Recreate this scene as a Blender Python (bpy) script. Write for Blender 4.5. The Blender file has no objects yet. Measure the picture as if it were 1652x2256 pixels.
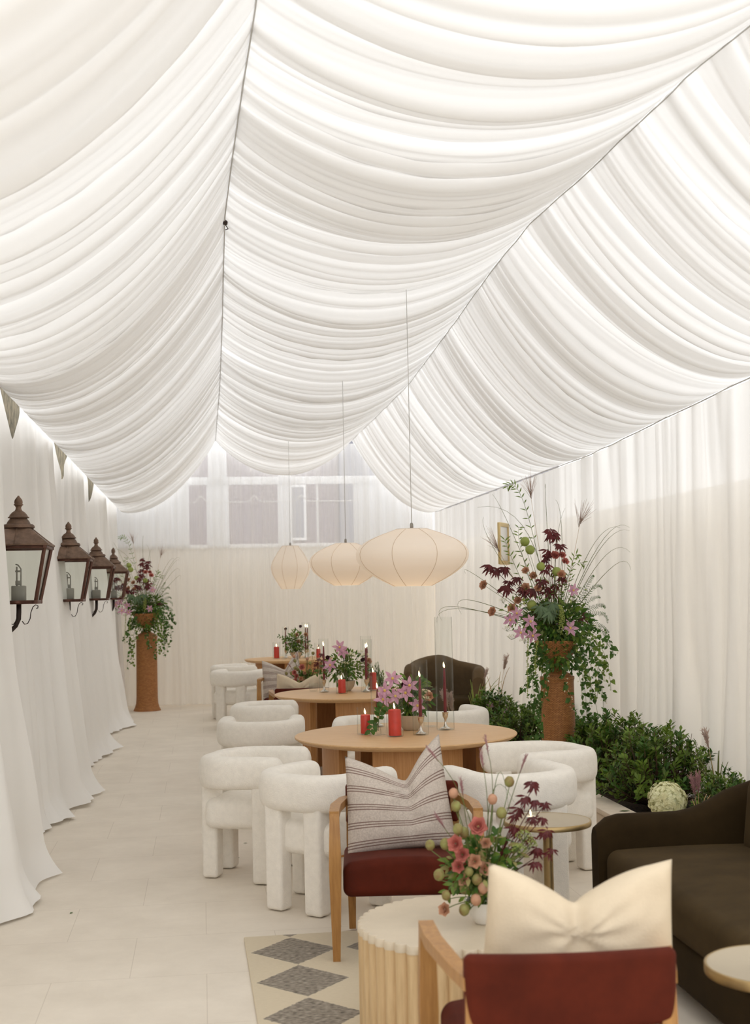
import bpy, bmesh, math, random
import numpy as np
from math import sin, cos, pi, radians, sqrt, exp
from mathutils import Vector, Matrix, noise

C = bpy.context.scene
COL = C.collection

# ------------------------------------------------------------------ camera
cd = bpy.data.cameras.new('camera'); cam = bpy.data.objects.new('camera', cd); COL.objects.link(cam)
C.camera = cam
cd.sensor_fit = 'HORIZONTAL'; cd.sensor_width = 36.0; cd.lens = 36.0 * 2850.0 / 1652.0
cd.clip_start = 0.05; cd.clip_end = 200
cam.matrix_world = (Matrix.Translation((0, 0, 1.715)) @ Matrix.Rotation(radians(-7.6744), 4, 'Z')
                    @ Matrix.Rotation(radians(93.5334), 4, 'X') @ Matrix.Rotation(radians(-1.2), 4, 'Z'))
cd.dof.use_dof = True; cd.dof.focus_distance = 8.8; cd.dof.aperture_fstop = 5.0

# ------------------------------------------------------------------ sky, sun, exposure
w = bpy.data.worlds.new('overcast_sky'); C.world = w; w.use_nodes = True
nt = w.node_tree; nt.nodes.clear()
wo = nt.nodes.new('ShaderNodeOutputWorld'); bg = nt.nodes.new('ShaderNodeBackground')
tc = nt.nodes.new('ShaderNodeTexCoord'); sx = nt.nodes.new('ShaderNodeSeparateXYZ')
cr = nt.nodes.new('ShaderNodeValToRGB'); mr = nt.nodes.new('ShaderNodeMapRange')
mr.inputs['From Min'].default_value = -1; mr.inputs['From Max'].default_value = 1
nt.links.new(tc.outputs['Generated'], sx.inputs[0]); nt.links.new(sx.outputs['Z'], mr.inputs['Value'])
nt.links.new(mr.outputs[0], cr.inputs[0]); nt.links.new(cr.outputs[0], bg.inputs[0]); nt.links.new(bg.outputs[0], wo.inputs[0])
e = cr.color_ramp.elements
e[0].position = 0.0; e[0].color = (0.42, 0.40, 0.37, 1)
e[1].position = 1.0; e[1].color = (0.98, 0.99, 1.0, 1)
a = e.new(0.47); a.color = (0.55, 0.52, 0.48, 1)
a = e.new(0.53); a.color = (1.0, 1.0, 1.0, 1)
bg.inputs['Strength'].default_value = 1.5
sd = bpy.data.lights.new('soft_sun', 'SUN'); sd.energy = 0.9; sd.angle = radians(50); sd.color = (1, 0.985, 0.96)
sun = bpy.data.objects.new('soft_sun', sd); COL.objects.link(sun)
sun.rotation_euler = (radians(-28), radians(30), 0); sun.location = (6, 8, 9)
C.view_settings.view_transform = 'Standard'; C.view_settings.look = 'None'
C.view_settings.gamma = 1; C.view_settings.exposure = 0.40; C.view_settings.use_curve_mapping = False
C.cycles.max_bounces = 10; C.cycles.diffuse_bounces = 6; C.cycles.transmission_bounces = 6
C.cycles.transparent_max_bounces = 24; C.cycles.caustics_reflective = False; C.cycles.caustics_refractive = False

# ------------------------------------------------------------------ materials
def new_mat(name):
    m = bpy.data.materials.new(name); m.use_nodes = True
    return m, m.node_tree, m.node_tree.nodes['Principled BSDF']

def N(t, kind, **kw):
    n = t.nodes.new(kind)
    for k, v in kw.items():
        if k in n.inputs: n.inputs[k].default_value = v
        else: setattr(n, k, v)
    return n

def mat(name, col, rough=0.6, metal=0.0, var=0.0, scale=8.0, bump=0.0, bscale=None, sheen=0.0, stretch=None, spec=0.4, trans=0.0, col2=None):
    m, t, p = new_mat(name)
    p.inputs['Base Color'].default_value = (*col, 1); p.inputs['Roughness'].default_value = rough
    p.inputs['Metallic'].default_value = metal; p.inputs['Specular IOR Level'].default_value = spec
    if sheen:
        p.inputs['Sheen Weight'].default_value = sheen; p.inputs['Sheen Roughness'].default_value = 0.5
        p.inputs['Sheen Tint'].default_value = (*[min(1, c * 2.5 + 0.12) for c in col], 1)
    if var or bump:
        tc = N(t, 'ShaderNodeTexCoord'); mp = N(t, 'ShaderNodeMapping')
        t.links.new(tc.outputs['Object'], mp.inputs[0])
        if stretch: mp.inputs['Scale'].default_value = stretch
        if var:
            nz = N(t, 'ShaderNodeTexNoise', Scale=scale, Detail=5.0, Roughness=0.6)
            t.links.new(mp.outputs[0], nz.inputs['Vector'])
            rp = N(t, 'ShaderNodeValToRGB')
            c2 = col2 or tuple(c * (1 - var) for c in col)
            rp.color_ramp.elements[0].position = 0.32; rp.color_ramp.elements[0].color = (*c2, 1)
            rp.color_ramp.elements[1].position = 0.68; rp.color_ramp.elements[1].color = (*[min(1, c * (1 + var * 0.5)) for c in col], 1)
            t.links.new(nz.outputs[0], rp.inputs[0]); t.links.new(rp.outputs[0], p.inputs['Base Color'])
        if bump:
            nb = N(t, 'ShaderNodeTexNoise', Scale=bscale or scale * 6, Detail=3.0)
            t.links.new(mp.outputs[0], nb.inputs['Vector'])
            bp = N(t, 'ShaderNodeBump', Strength=bump, Distance=0.01)
            t.links.new(nb.outputs[0], bp.inputs['Height']); t.links.new(bp.outputs[0], p.inputs['Normal'])
    if trans:   # thin petals and leaves let some light through
        out = t.nodes['Material Output']; tl = N(t, 'ShaderNodeBsdfTranslucent'); mx = N(t, 'ShaderNodeMixShader', Fac=trans)
        if var: t.links.new(rp.outputs[0], tl.inputs[0])
        else: tl.inputs[0].default_value = (*col, 1)
        t.links.new(p.outputs[0], mx.inputs[1]); t.links.new(tl.outputs[0], mx.inputs[2]); t.links.new(mx.outputs[0], out.inputs[0])
    return m

def cloth(name, col, trans=0.5, clear=0.0, attr=None, weave=0.0):
    """draped translucent cloth: diffuse + translucent, optionally sheer; attr = per-vertex gathering of the cloth"""
    m, t, p = new_mat(name); t.nodes.remove(p); out = t.nodes['Material Output']
    d = N(t, 'ShaderNodeBsdfDiffuse'); d.inputs[0].default_value = (*col, 1)
    tl = N(t, 'ShaderNodeBsdfTranslucent'); tl.inputs[0].default_value = (*col, 1)
    mx = N(t, 'ShaderNodeMixShader', Fac=trans)
    t.links.new(d.outputs[0], mx.inputs[1]); t.links.new(tl.outputs[0], mx.inputs[2])
    last = mx
    at = None
    if attr:
        at = N(t, 'ShaderNodeAttribute'); at.attribute_name = attr
        mrr = N(t, 'ShaderNodeMapRange'); mrr.inputs['To Min'].default_value = trans + 0.16; mrr.inputs['To Max'].default_value = trans - 0.2
        t.links.new(at.outputs['Fac'], mrr.inputs['Value']); t.links.new(mrr.outputs[0], mx.inputs['Fac'])
    if clear:
        tr = N(t, 'ShaderNodeBsdfTransparent'); tr.inputs[0].default_value = (0.97, 0.97, 0.97, 1)
        m2 = N(t, 'ShaderNodeMixShader', Fac=clear)
        if at:
            m3 = N(t, 'ShaderNodeMapRange'); m3.inputs['To Min'].default_value = clear + 0.1; m3.inputs['To Max'].default_value = max(0, clear - 0.18)
            t.links.new(at.outputs['Fac'], m3.inputs['Value']); t.links.new(m3.outputs[0], m2.inputs['Fac'])
        t.links.new(mx.outputs[0], m2.inputs[1]); t.links.new(tr.outputs[0], m2.inputs[2]); last = m2
    t.links.new(last.outputs[0], out.inputs[0])
    return m

def glass(name, tint=(0.985, 0.99, 0.985), refl=0.5, base=0.012, edge=0.82):
    """thin clear glass: see-through with fresnel reflections"""
    m, t, p = new_mat(name); t.nodes.remove(p); out = t.nodes['Material Output']
    tr = N(t, 'ShaderNodeBsdfTransparent'); gl = N(t, 'ShaderNodeBsdfGlossy', Roughness=0.02)
    lw = N(t, 'ShaderNodeLayerWeight', Blend=0.5); rp = N(t, 'ShaderNodeValToRGB')
    rp.color_ramp.elements[0].color = (*tint, 1); rp.color_ramp.elements[0].position = 0.6
    rp.color_ramp.elements[1].color = (*[c * edge for c in tint], 1)
    t.links.new(lw.outputs['Facing'], rp.inputs[0]); t.links.new(rp.outputs[0], tr.inputs[0])
    pw = N(t, 'ShaderNodeMath', operation='POWER'); pw.inputs[1].default_value = 4.0; mx = N(t, 'ShaderNodeMixShader')
    mm = N(t, 'ShaderNodeMath', operation='MULTIPLY_ADD'); mm.inputs[1].default_value = 0.45 * refl; mm.inputs[2].default_value = base
    t.links.new(lw.outputs['Facing'], pw.inputs[0]); t.links.new(pw.outputs[0], mm.inputs[0]); t.links.new(mm.outputs[0], mx.inputs[0])
    t.links.new(tr.outputs[0], mx.inputs[1]); t.links.new(gl.outputs[0], mx.inputs[2]); t.links.new(mx.outputs[0], out.inputs[0])
    return m

def emit(name, col, s):
    m, t, p = new_mat(name); t.nodes.remove(p)
    em = N(t, 'ShaderNodeEmission', Strength=s); em.inputs[0].default_value = (*col, 1)
    t.links.new(em.outputs[0], t.nodes['Material Output'].inputs[0]); return m

def wood(name, col, dark, axis=(1, 12, 12), rough=0.45, scale=3.0):
    m, t, p = new_mat(name)
    tc = N(t, 'ShaderNodeTexCoord'); mp = N(t, 'ShaderNodeMapping'); mp.inputs['Scale'].default_value = axis
    nz = N(t, 'ShaderNodeTexNoise', Scale=scale, Detail=6.0, Roughness=0.65); rp = N(t, 'ShaderNodeValToRGB')
    rp.color_ramp.elements[0].position = 0.35; rp.color_ramp.elements[0].color = (*dark, 1)
    rp.color_ramp.elements[1].position = 0.62; rp.color_ramp.elements[1].color = (*col, 1)
    t.links.new(tc.outputs['Object'], mp.inputs[0]); t.links.new(mp.outputs[0], nz.inputs['Vector'])
    t.links.new(nz.outputs[0], rp.inputs[0]); t.links.new(rp.outputs[0], p.inputs['Base Color'])
    p.inputs['Roughness'].default_value = rough; p.inputs['Specular IOR Level'].default_value = 0.35
    return m

def wicker(name):
    m, t, p = new_mat(name)
    tc = N(t, 'ShaderNodeTexCoord'); uvm = N(t, 'ShaderNodeMapping'); uvm.inputs['Scale'].default_value = (36, 40, 1)
    t.links.new(tc.outputs['UV'], uvm.inputs[0])
    br = N(t, 'ShaderNodeTexBrick', Scale=1.0, offset=0.5)
    br.inputs['Color1'].default_value = (0.52, 0.225, 0.066, 1); br.inputs['Color2'].default_value = (0.38, 0.15, 0.04, 1)
    br.inputs['Mortar'].default_value = (0.10, 0.035, 0.01, 1)
    br.inputs['Mortar Size'].default_value = 0.06; br.inputs['Brick Width'].default_value = 1.0; br.inputs['Row Height'].default_value = 0.5
    t.links.new(uvm.outputs[0], br.inputs[0]); t.links.new(br.outputs[0], p.inputs['Base Color'])
    bp = N(t, 'ShaderNodeBump', Strength=0.6, Distance=0.004, invert=True)
    t.links.new(br.outputs['Fac'], bp.inputs['Height']); t.links.new(bp.outputs[0], p.inputs['Normal'])
    p.inputs['Roughness'].default_value = 0.6
    return m

def striped(name):
    m, t, p = new_mat(name)
    tc = N(t, 'ShaderNodeTexCoord'); s = N(t, 'ShaderNodeSeparateXYZ'); t.links.new(tc.outputs['UV'], s.inputs[0])
    # groups of three thin brown lines, repeated up the cloth
    def math(op, a, b=None):
        n = N(t, 'ShaderNodeMath', operation=op)
        for i, v in enumerate((a, b)):
            if v is None: continue
            if isinstance(v, (int, float)): n.inputs[i].default_value = v
            else: t.links.new(v, n.inputs[i])
        return n.outputs[0]
    f = math('FRACT', math('MULTIPLY', s.outputs['Y'], 5.2))
    tri = math('ABSOLUTE', math('SUBTRACT', math('FRACT', math('MULTIPLY', f, 7.0)), 0.5))
    line = math('LESS_THAN', tri, 0.20)
    band = math('LESS_THAN', math('ABSOLUTE', math('SUBTRACT', f, 0.5)), 0.20)
    fac = math('MULTIPLY', line, band)
    nz = N(t, 'ShaderNodeTexNoise', Scale=130.0, Detail=3.0); t.links.new(tc.outputs['Object'], nz.inputs['Vector'])
    rp = N(t, 'ShaderNodeValToRGB'); rp.color_ramp.elements[0].color = (0.50, 0.435, 0.38, 1); rp.color_ramp.elements[1].color = (0.62, 0.545, 0.48, 1)
    rp.color_ramp.elements[0].position = 0.35; rp.color_ramp.elements[1].position = 0.65
    t.links.new(nz.outputs[0], rp.inputs[0])
    mx = N(t, 'ShaderNodeMix', data_type='RGBA'); mx.inputs['B'].default_value = (0.16, 0.085, 0.07, 1)
    sc = math('MULTIPLY', fac, 0.85)
    t.links.new(sc, mx.inputs['Factor']); t.links.new(rp.outputs[0], mx.inputs['A']); t.links.new(mx.outputs['Result'], p.inputs['Base Color'])
    bp = N(t, 'ShaderNodeBump', Strength=0.25, Distance=0.004); t.links.new(nz.outputs[0], bp.inputs['Height']); t.links.new(bp.outputs[0], p.inputs['Normal'])
    p.inputs['Roughness'].default_value = 0.9; p.inputs['Specular IOR Level'].default_value = 0.1
    return m

def floor_mat(name):
    m, t, p = new_mat(name)
    tc = N(t, 'ShaderNodeTexCoord'); mp = N(t, 'ShaderNodeMapping'); mp.inputs['Location'].default_value = (-0.0 + 0.345, 0.19, 0)
    t.links.new(tc.outputs['Object'], mp.inputs[0])
    br = N(t, 'ShaderNodeTexBrick', Scale=1.0, offset=0.5)
    br.inputs['Color1'].default_value = (0.80, 0.73, 0.63, 1); br.inputs['Color2'].default_value = (0.785, 0.715, 0.615, 1)
    br.inputs['Mortar'].default_value = (0.64, 0.57, 0.48, 1); br.inputs['Mortar Size'].default_value = 0.0018
    br.inputs['Brick Width'].default_value = 0.69; br.inputs['Row Height'].default_value = 0.693
    t.links.new(mp.outputs[0], br.inputs[0])
    nz = N(t, 'ShaderNodeTexNoise', Scale=2.2, Detail=8.0, Roughness=0.7); t.links.new(tc.outputs['Object'], nz.inputs['Vector'])
    rp = N(t, 'ShaderNodeValToRGB'); rp.color_ramp.elements[0].color = (0.90, 0.89, 0.875, 1); rp.color_ramp.elements[1].color = (1.04, 1.04, 1.04, 1)
    rp.color_ramp.elements[0].position = 0.3; rp.color_ramp.elements[1].position = 0.7
    t.links.new(nz.outputs[0], rp.inputs[0])
    mx = N(t, 'ShaderNodeMix', data_type='RGBA', blend_type='MULTIPLY'); mx.inputs['Factor'].default_value = 1
    t.links.new(br.outputs[0], mx.inputs['A']); t.links.new(rp.outputs[0], mx.inputs['B']); t.links.new(mx.outputs['Result'], p.inputs['Base Color'])
    p.inputs['Roughness'].default_value = 0.62; p.inputs['Specular IOR Level'].default_value = 0.3
    return m

def rug_mat(name):
    m, t, p = new_mat(name)
    tc = N(t, 'ShaderNodeTexCoord'); s = N(t, 'ShaderNodeSeparateXYZ')
    nw = N(t, 'ShaderNodeTexNoise', Scale=60.0, Detail=2.0); t.links.new(tc.outputs['Object'], nw.inputs['Vector'])
    t.links.new(tc.outputs['Object'], s.inputs[0])
    def math(op, a, b=None):
        n = N(t, 'ShaderNodeMath', operation=op)
        for i, v in enumerate((a, b)):
            if v is None: continue
            if isinstance(v, (int, float)): n.inputs[i].default_value = v
            else: t.links.new(v, n.inputs[i])
        return n.outputs[0]
    # diamond lattice (object origin = the rug's far-side corner)
    fx = math('ABSOLUTE', math('SUBTRACT', math('FRACT', math('DIVIDE', math('SUBTRACT', s.outputs['X'], 0.0), 0.455)), 0.5))
    fy = math('ABSOLUTE', math('SUBTRACT', math('FRACT', math('DIVIDE', math('ADD', s.outputs['Y'], 0.055), 0.485)), 0.5))
    d = math('ADD', math('DIVIDE', math('MULTIPLY', fx, 0.455), 0.205), math('DIVIDE', math('MULTIPLY', fy, 0.485), 0.236))
    d = math('ADD', d, math('MULTIPLY', math('SUBTRACT', nw.outputs[0], 0.5), 0.12))
    ins = math('LESS_THAN', d, 1.0)
    edge = math('GREATER_THAN', s.outputs['X'], 0.02)
    fac = math('MULTIPLY', ins, edge)
    mp = N(t, 'ShaderNodeMapping'); mp.inputs['Scale'].default_value = (18, 70, 1); t.links.new(tc.outputs['Object'], mp.inputs[0])
    nz = N(t, 'ShaderNodeTexNoise', Scale=2.0, Detail=4.0); t.links.new(mp.outputs[0], nz.inputs['Vector'])
    rg = N(t, 'ShaderNodeValToRGB'); rg.color_ramp.elements[0].color = (0.10, 0.085, 0.072, 1); rg.color_ramp.elements[1].color = (0.50, 0.44, 0.36, 1)
    rg.color_ramp.elements[0].position = 0.33; rg.color_ramp.elements[1].position = 0.7
    rc = N(t, 'ShaderNodeValToRGB'); rc.color_ramp.elements[0].color = (0.60, 0.515, 0.375, 1); rc.color_ramp.elements[1].color = (0.72, 0.63, 0.48, 1)
    t.links.new(nz.outputs[0], rg.inputs[0]); t.links.new(nz.outputs[0], rc.inputs[0])
    mx = N(t, 'ShaderNodeMix', data_type='RGBA'); t.links.new(fac, mx.inputs['Factor'])
    t.links.new(rc.outputs[0], mx.inputs['A']); t.links.new(rg.outputs[0], mx.inputs['B']); t.links.new(mx.outputs['Result'], p.inputs['Base Color'])
    bp = N(t, 'ShaderNodeBump', Strength=0.5, Distance=0.004); t.links.new(nz.outputs[0], bp.inputs['Height']); t.links.new(bp.outputs[0], p.inputs['Normal'])
    p.inputs['Roughness'].default_value = 0.95; p.inputs['Specular IOR Level'].default_value = 0.1
    return m

M = dict(
    liner=cloth('liner_cloth', (0.90, 0.897, 0.890), 0.285, attr='gather'),
    drape=cloth('drape_cloth', (0.93, 0.918, 0.895), 0.18, attr='gather'),
    bedside=cloth('bedside_cloth', (0.88, 0.87, 0.85), 0.32, clear=0.05, attr='gather'),
    sheer=cloth('sheer_cloth', (0.88, 0.865, 0.835), 0.42, clear=0.42, attr='gather'),
    floor=floor_mat('limestone_tiles'),
    plaster=mat('plaster', (0.82, 0.78, 0.70), 0.9, var=0.06, scale=2),
    panelbeige=cloth('beige_sidewall', (0.85, 0.80, 0.72), 0.5),
    endbeige=cloth('end_sidewall', (0.74, 0.68, 0.59), 0.28),
    timber=mat('weathered_timber', (0.22, 0.18, 0.11), 0.8, var=0.6, scale=9, col2=(0.07, 0.06, 0.03)),
    vinyl=cloth('white_vinyl_post', (0.95, 0.95, 0.95), 0.62),
    whitepaint=mat('white_paint', (0.86, 0.86, 0.85), 0.5),
    brick=mat('old_brick', (0.27, 0.215, 0.235), 0.9, var=0.3, scale=14),
    greypaint=mat('grey_render', (0.27, 0.265, 0.30), 0.8),
    rope=mat('grey_cord', (0.55, 0.54, 0.52), 0.7),
    hem=mat('grey_hem', (0.48, 0.46, 0.42), 0.8),
    boucle=mat('boucle', (0.88, 0.835, 0.76), 0.95, var=0.05, scale=30, bump=0.35, bscale=170, spec=0.1, sheen=0.15),
    rust=mat('rust_velvet', (0.090, 0.0130, 0.0045), 0.75, var=0.3, scale=5, sheen=0.12, spec=0.15),
    brown=mat('brown_velvet', (0.030, 0.018, 0.0065), 0.85, var=0.25, scale=4, sheen=0.05, spec=0.08),
    taupe=mat('taupe_velvet', (0.12, 0.08, 0.042), 0.8, var=0.2, scale=4, sheen=0.1, spec=0.1),
    brownlit=mat('brown_velvet_lit', (0.056, 0.036, 0.0145), 0.85, var=0.25, scale=4, sheen=0.06, spec=0.08),  # same velvet as the arms, paler: light falling on the seats put into colour
    oak=wood('pale_oak', (0.69, 0.45, 0.235), (0.60, 0.37, 0.18), (2, 26, 26)),
    oakbase=wood('oak_veneer', (0.55, 0.29, 0.115), (0.44, 0.21, 0.075), (30, 30, 1.5)),
    chairoak=wood('honey_oak', (0.42, 0.215, 0.065), (0.30, 0.14, 0.04), (20, 20, 1.6), 0.4),
    flute=wood('bleached_oak', (0.66, 0.48, 0.27), (0.55, 0.38, 0.20), (20, 20, 1.5), 0.55),
    flutetop=mat('pale_stone_top', (0.64, 0.545, 0.41), 0.4, var=0.08, scale=6),
    brass=mat('brushed_brass', (0.42, 0.30, 0.14), 0.42, metal=0.85, var=0.1, scale=20),
    brasstop=mat('satin_gold_top', (0.50, 0.43, 0.32), 0.45, metal=0.5, bump=0.1, bscale=300),
    silver=mat('silver', (0.72, 0.68, 0.63), 0.2, metal=1.0),
    copper=mat('aged_copper', (0.20, 0.125, 0.085), 0.55, metal=0.4, var=0.45, scale=14, bump=0.1),
    coppered=mat('dark_copper', (0.13, 0.060, 0.042), 0.5, metal=0.4, var=0.35, scale=14),
    iron=mat('dark_iron', (0.035, 0.022, 0.018), 0.5, metal=0.4),
    burner=mat('pale_burner', (0.30, 0.28, 0.25), 0.5, metal=0.3),
    pane=glass('lantern_glass', (0.955, 0.965, 0.95), 0.9),
    glass=glass('clear_glass'),
    window=glass('window_sheet', (0.93, 0.94, 0.96), 0.5),
    paper=cloth('pendant_paper', (0.92, 0.88, 0.83), 0.40),
    rib=mat('pendant_rib', (0.62, 0.50, 0.38), 0.8),
    red=mat('red_wax', (0.60, 0.045, 0.028), 0.4, var=0.12, scale=30, spec=0.4),
    wine=mat('wine_wax', (0.16, 0.010, 0.016), 0.4, spec=0.4),
    wick=mat('wick', (0.03, 0.02, 0.02), 0.9),
    flame=emit('flame', (1.0, 0.72, 0.34), 9.0),
    bowl=mat('stoneware', (0.55, 0.46, 0.34), 0.5, var=0.1, scale=10),
    white=mat('white_ceramic', (0.80, 0.78, 0.74), 0.3),
    cream=mat('cream_linen', (0.67, 0.56, 0.41), 0.9, var=0.05, scale=12, bump=0.12, bscale=120, spec=0.1),
    striped=striped('striped_linen'),
    rug=rug_mat('diamond_rug'),
    wicker=wicker('wicker'),
    stone=mat('kerb_stone', (0.68, 0.60, 0.49), 0.8, var=0.12, scale=5, bump=0.1),
    soil=mat('bark_mulch', (0.045, 0.026, 0.015), 1.0, var=0.7, scale=28, bump=1.0, bscale=60, col2=(0.012, 0.007, 0.004)),
    gilt=mat('gilt', (0.62, 0.47, 0.22), 0.35, metal=0.6),
    mount=mat('white_mount', (0.80, 0.79, 0.76), 0.6),
    leaf=mat('leaf_green', (0.155, 0.245, 0.030), 0.5, var=0.4, scale=7, trans=0.32),
    leafdark=mat('leaf_dark', (0.062, 0.150, 0.016), 0.45, var=0.45, scale=7, trans=0.28),
    leafblue=mat('leaf_sage', (0.13, 0.20, 0.10), 0.55, var=0.25, scale=7, trans=0.2),
    lime=mat('lime_green', (0.38, 0.45, 0.11), 0.55, var=0.2, scale=10, trans=0.2),
    podgreen=mat('pod_green', (0.235, 0.25, 0.075), 0.6, var=0.35, scale=30, col2=(0.22, 0.13, 0.05)),
    stem=mat('stem_green', (0.13, 0.17, 0.045), 0.6),
    twig=mat('twig', (0.10, 0.055, 0.03), 0.8),
    burg=mat('burgundy_leaf', (0.115, 0.010, 0.011), 0.5, var=0.4, scale=9, trans=0.15),
    pink=mat('clematis_pink', (0.66, 0.40, 0.50), 0.55, var=0.25, scale=25, trans=0.25, col2=(0.50, 0.22, 0.35)),
    yellow=mat('stamen_yellow', (0.72, 0.50, 0.12), 0.6),
    rose=mat('rose_coral', (0.60, 0.20, 0.16), 0.6, var=0.25, scale=20, trans=0.2),
    peach=mat('peach_bloom', (0.62, 0.34, 0.21), 0.6, var=0.25, scale=20, trans=0.2),
    cosmos=mat('dark_cosmos', (0.055, 0.006, 0.012), 0.6),
    whiteflower=mat('tiny_white_bloom', (0.80, 0.80, 0.62), 0.6, trans=0.2),
    hydr=mat('hydrangea_cream', (0.86, 0.88, 0.64), 0.6, var=0.25, scale=14, trans=0.25, col2=(0.74, 0.70, 0.40)),
    grass=mat('grass_blade', (0.17, 0.19, 0.05), 0.6, var=0.3, scale=5, trans=0.2),
    straw=mat('straw', (0.48, 0.32, 0.16), 0.7),
    plume=mat('pink_plume', (0.46, 0.33, 0.27), 0.8),
    mauve=mat('mauve_plume', (0.33, 0.17, 0.17), 0.8),
)

# ------------------------------------------------------------------ mesh helper
class MB:
    def __init__(s): s.v = []; s.f = []; s.m = []; s.uv = {}
    def add(s, vs, fs, mi=0, uvs=None):
        o = len(s.v); s.v += [tuple(p) for p in vs]
        s.f += [tuple(i + o for i in f) for f in fs]; s.m += [mi] * len(fs)
        if uvs:
            for i, u in enumerate(uvs): s.uv[o + i] = u
        return s
    def grid(s, P, nu, nv, mi=0, uvs=None, closed=False):
        fs = []
        for i in range(nu - 1):
            for j in range(nv if closed else nv - 1):
                j2 = (j + 1) % nv
                fs.append((i * nv + j, i * nv + j2, (i + 1) * nv + j2, (i + 1) * nv + j))
        return s.add(P, fs, mi, uvs)
    def lathe(s, prof, n=24, mi=0, org=(0, 0, 0), cap=True, uv=False, scal=None):
        P = []; U = []
        L = 0; acc = [0]
        for k in range(1, len(prof)): L += math.dist(prof[k], prof[k - 1]); acc.append(L)
        for k, (r, z) in enumerate(prof):
            for j in range(n + (1 if uv else 0)):
                a = 2 * pi * j / n
                rr = r * (scal(a) if scal else 1)
                P.append((org[0] + rr * cos(a), org[1] + rr * sin(a), org[2] + z)); U.append((j / n, acc[k]))
        nn = n + (1 if uv else 0)
        s.grid(P, len(prof), nn, mi, U if uv else None, closed=not uv)
        if cap and not uv:
            b = len(s.v) - len(P)
            if prof[0][0] > 1e-5: s.f.append(tuple(b + j for j in reversed(range(n)))); s.m.append(mi)
            if prof[-1][0] > 1e-5: s.f.append(tuple(b + (len(prof) - 1) * n + j for j in range(n))); s.m.append(mi)
        return s
    def tube(s, path, rad, n=8, mi=0, cap=True):
        path = [Vector(p) for p in path]; k = len(path)
        rs = rad if isinstance(rad, (list, tuple)) else [rad] * k
        P = []; up = Vector((0, 0, 1))
        t0 = (path[1] - path[0]).normalized()
        if abs(t0.dot(up)) > 0.95: up = Vector((1, 0, 0))
        u = t0.cross(up).normalized()
        for i in range(k):
            t = (path[min(i + 1, k - 1)] - path[max(i - 1, 0)]).normalized()
            u = (u - t * u.dot(t)); u = u.normalized() if u.length > 1e-6 else t.orthogonal().normalized()
            b = t.cross(u)
            for j in range(n):
                a = 2 * pi * j / n
                P.append(path[i] + (u * cos(a) + b * sin(a)) * rs[i])
        s.grid(P, k, n, mi, closed=True)
        if cap:
            o = len(s.v) - len(P)
            s.f.append(tuple(o + j for j in reversed(range(n)))); s.m.append(mi)
            s.f.append(tuple(o + (k - 1) * n + j for j in range(n))); s.m.append(mi)
        return s
    def rbox(s, c, size, r=0.02, seg=3, mi=0, fn=None, mid=1, mtx=None):
        """rounded box; fn deforms each local point"""
        h = [x / 2 for x in size]; r = min(r, min(h) * 0.999)
        def axis(hh):
            a = [-hh + r - r * math.tan(pi / 4 * (1 - i / seg)) for i in range(seg)]
            inner = [-(hh - r) + 2 * (hh - r) * i / mid for i in range(mid + 1)]
            return a + inner + [-x for x in reversed(a)]
        ax = [axis(x) for x in h]
        for d in range(3):
            e1, e2 = (d + 1) % 3, (d + 2) % 3
            for sg in (-1, 1):
                P = []
                for u in ax[e1]:
                    for v in ax[e2]:
                        p = [0, 0, 0]; p[d] = sg * h[d]; p[e1] = u; p[e2] = v
                        q = [max(-(h[i] - r), min(h[i] - r, p[i])) for i in range(3)]
                        dv = Vector([p[i] - q[i] for i in range(3)])
                        if dv.length > 1e-9: dv = dv.normalized() * r
                        p = Vector(q) + dv
                        if fn: p = Vector(fn(p))
                        if mtx: p = mtx @ p
                        P.append(p + Vector(c))
                nu, nv = len(ax[e1]), len(ax[e2])
                fs = []
                for i in range(nu - 1):
                    for j in range(nv - 1):
                        q4 = (i * nv + j, (i + 1) * nv + j, (i + 1) * nv + j + 1, i * nv + j + 1)
                        fs.append(q4 if sg > 0 else q4[::-1])
                s.add(P, fs, mi)
        return s
    def box(s, lo, hi, mi=0, r=None):
        c = [(a + b) / 2 for a, b in zip(lo, hi)]; sz = [b - a for a, b in zip(lo, hi)]
        return s.rbox(c, sz, r if r else min(sz) * 0.08, 1, mi)
    def leaf(s, p, d, n, L, W, mi=0, curl=0.15, fold=0.25, wide=0.4):
        p = Vector(p); d = Vector(d).normalized(); n = Vector(n); n = n - d * n.dot(d)
        n = n.normalized() if n.length > 1e-5 else d.orthogonal().normalized()
        x = d.cross(n)
        def pt(t, wv):
            return p + d * L * t - n * (curl * L * t * t) + x * wv * W + n * abs(wv) * W * fold
        V = [pt(0, 0), pt(wide, -0.5), pt(wide, 0), pt(wide, 0.5), pt(0.75, -0.33), pt(0.75, 0), pt(0.75, 0.33), pt(1, 0)]
        F = [(0, 2, 1), (0, 3, 2), (1, 2, 5, 4), (2, 3, 6, 5), (4, 5, 7), (5, 6, 7)]
        return s.add(V, F, mi)
    def ball(s, c, r, mi=0, seg=10, rings=6, sq=(1, 1, 1), bump=0, seed=0):
        P = []
        for i in range(rings + 1):
            th = pi * i / rings
            for j in range(seg):
                a = 2 * pi * j / seg
                k = r * (1 + (bump * noise.noise(Vector((sin(th) * cos(a) * 2.5 + seed, sin(th) * sin(a) * 2.5, cos(th) * 2.5))) if bump else 0))
                P.append((c[0] + k * sq[0] * sin(th) * cos(a), c[1] + k * sq[1] * sin(th) * sin(a), c[2] - k * sq[2] * cos(th)))
        return s.grid(P, rings + 1, seg, mi, closed=True)
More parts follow.
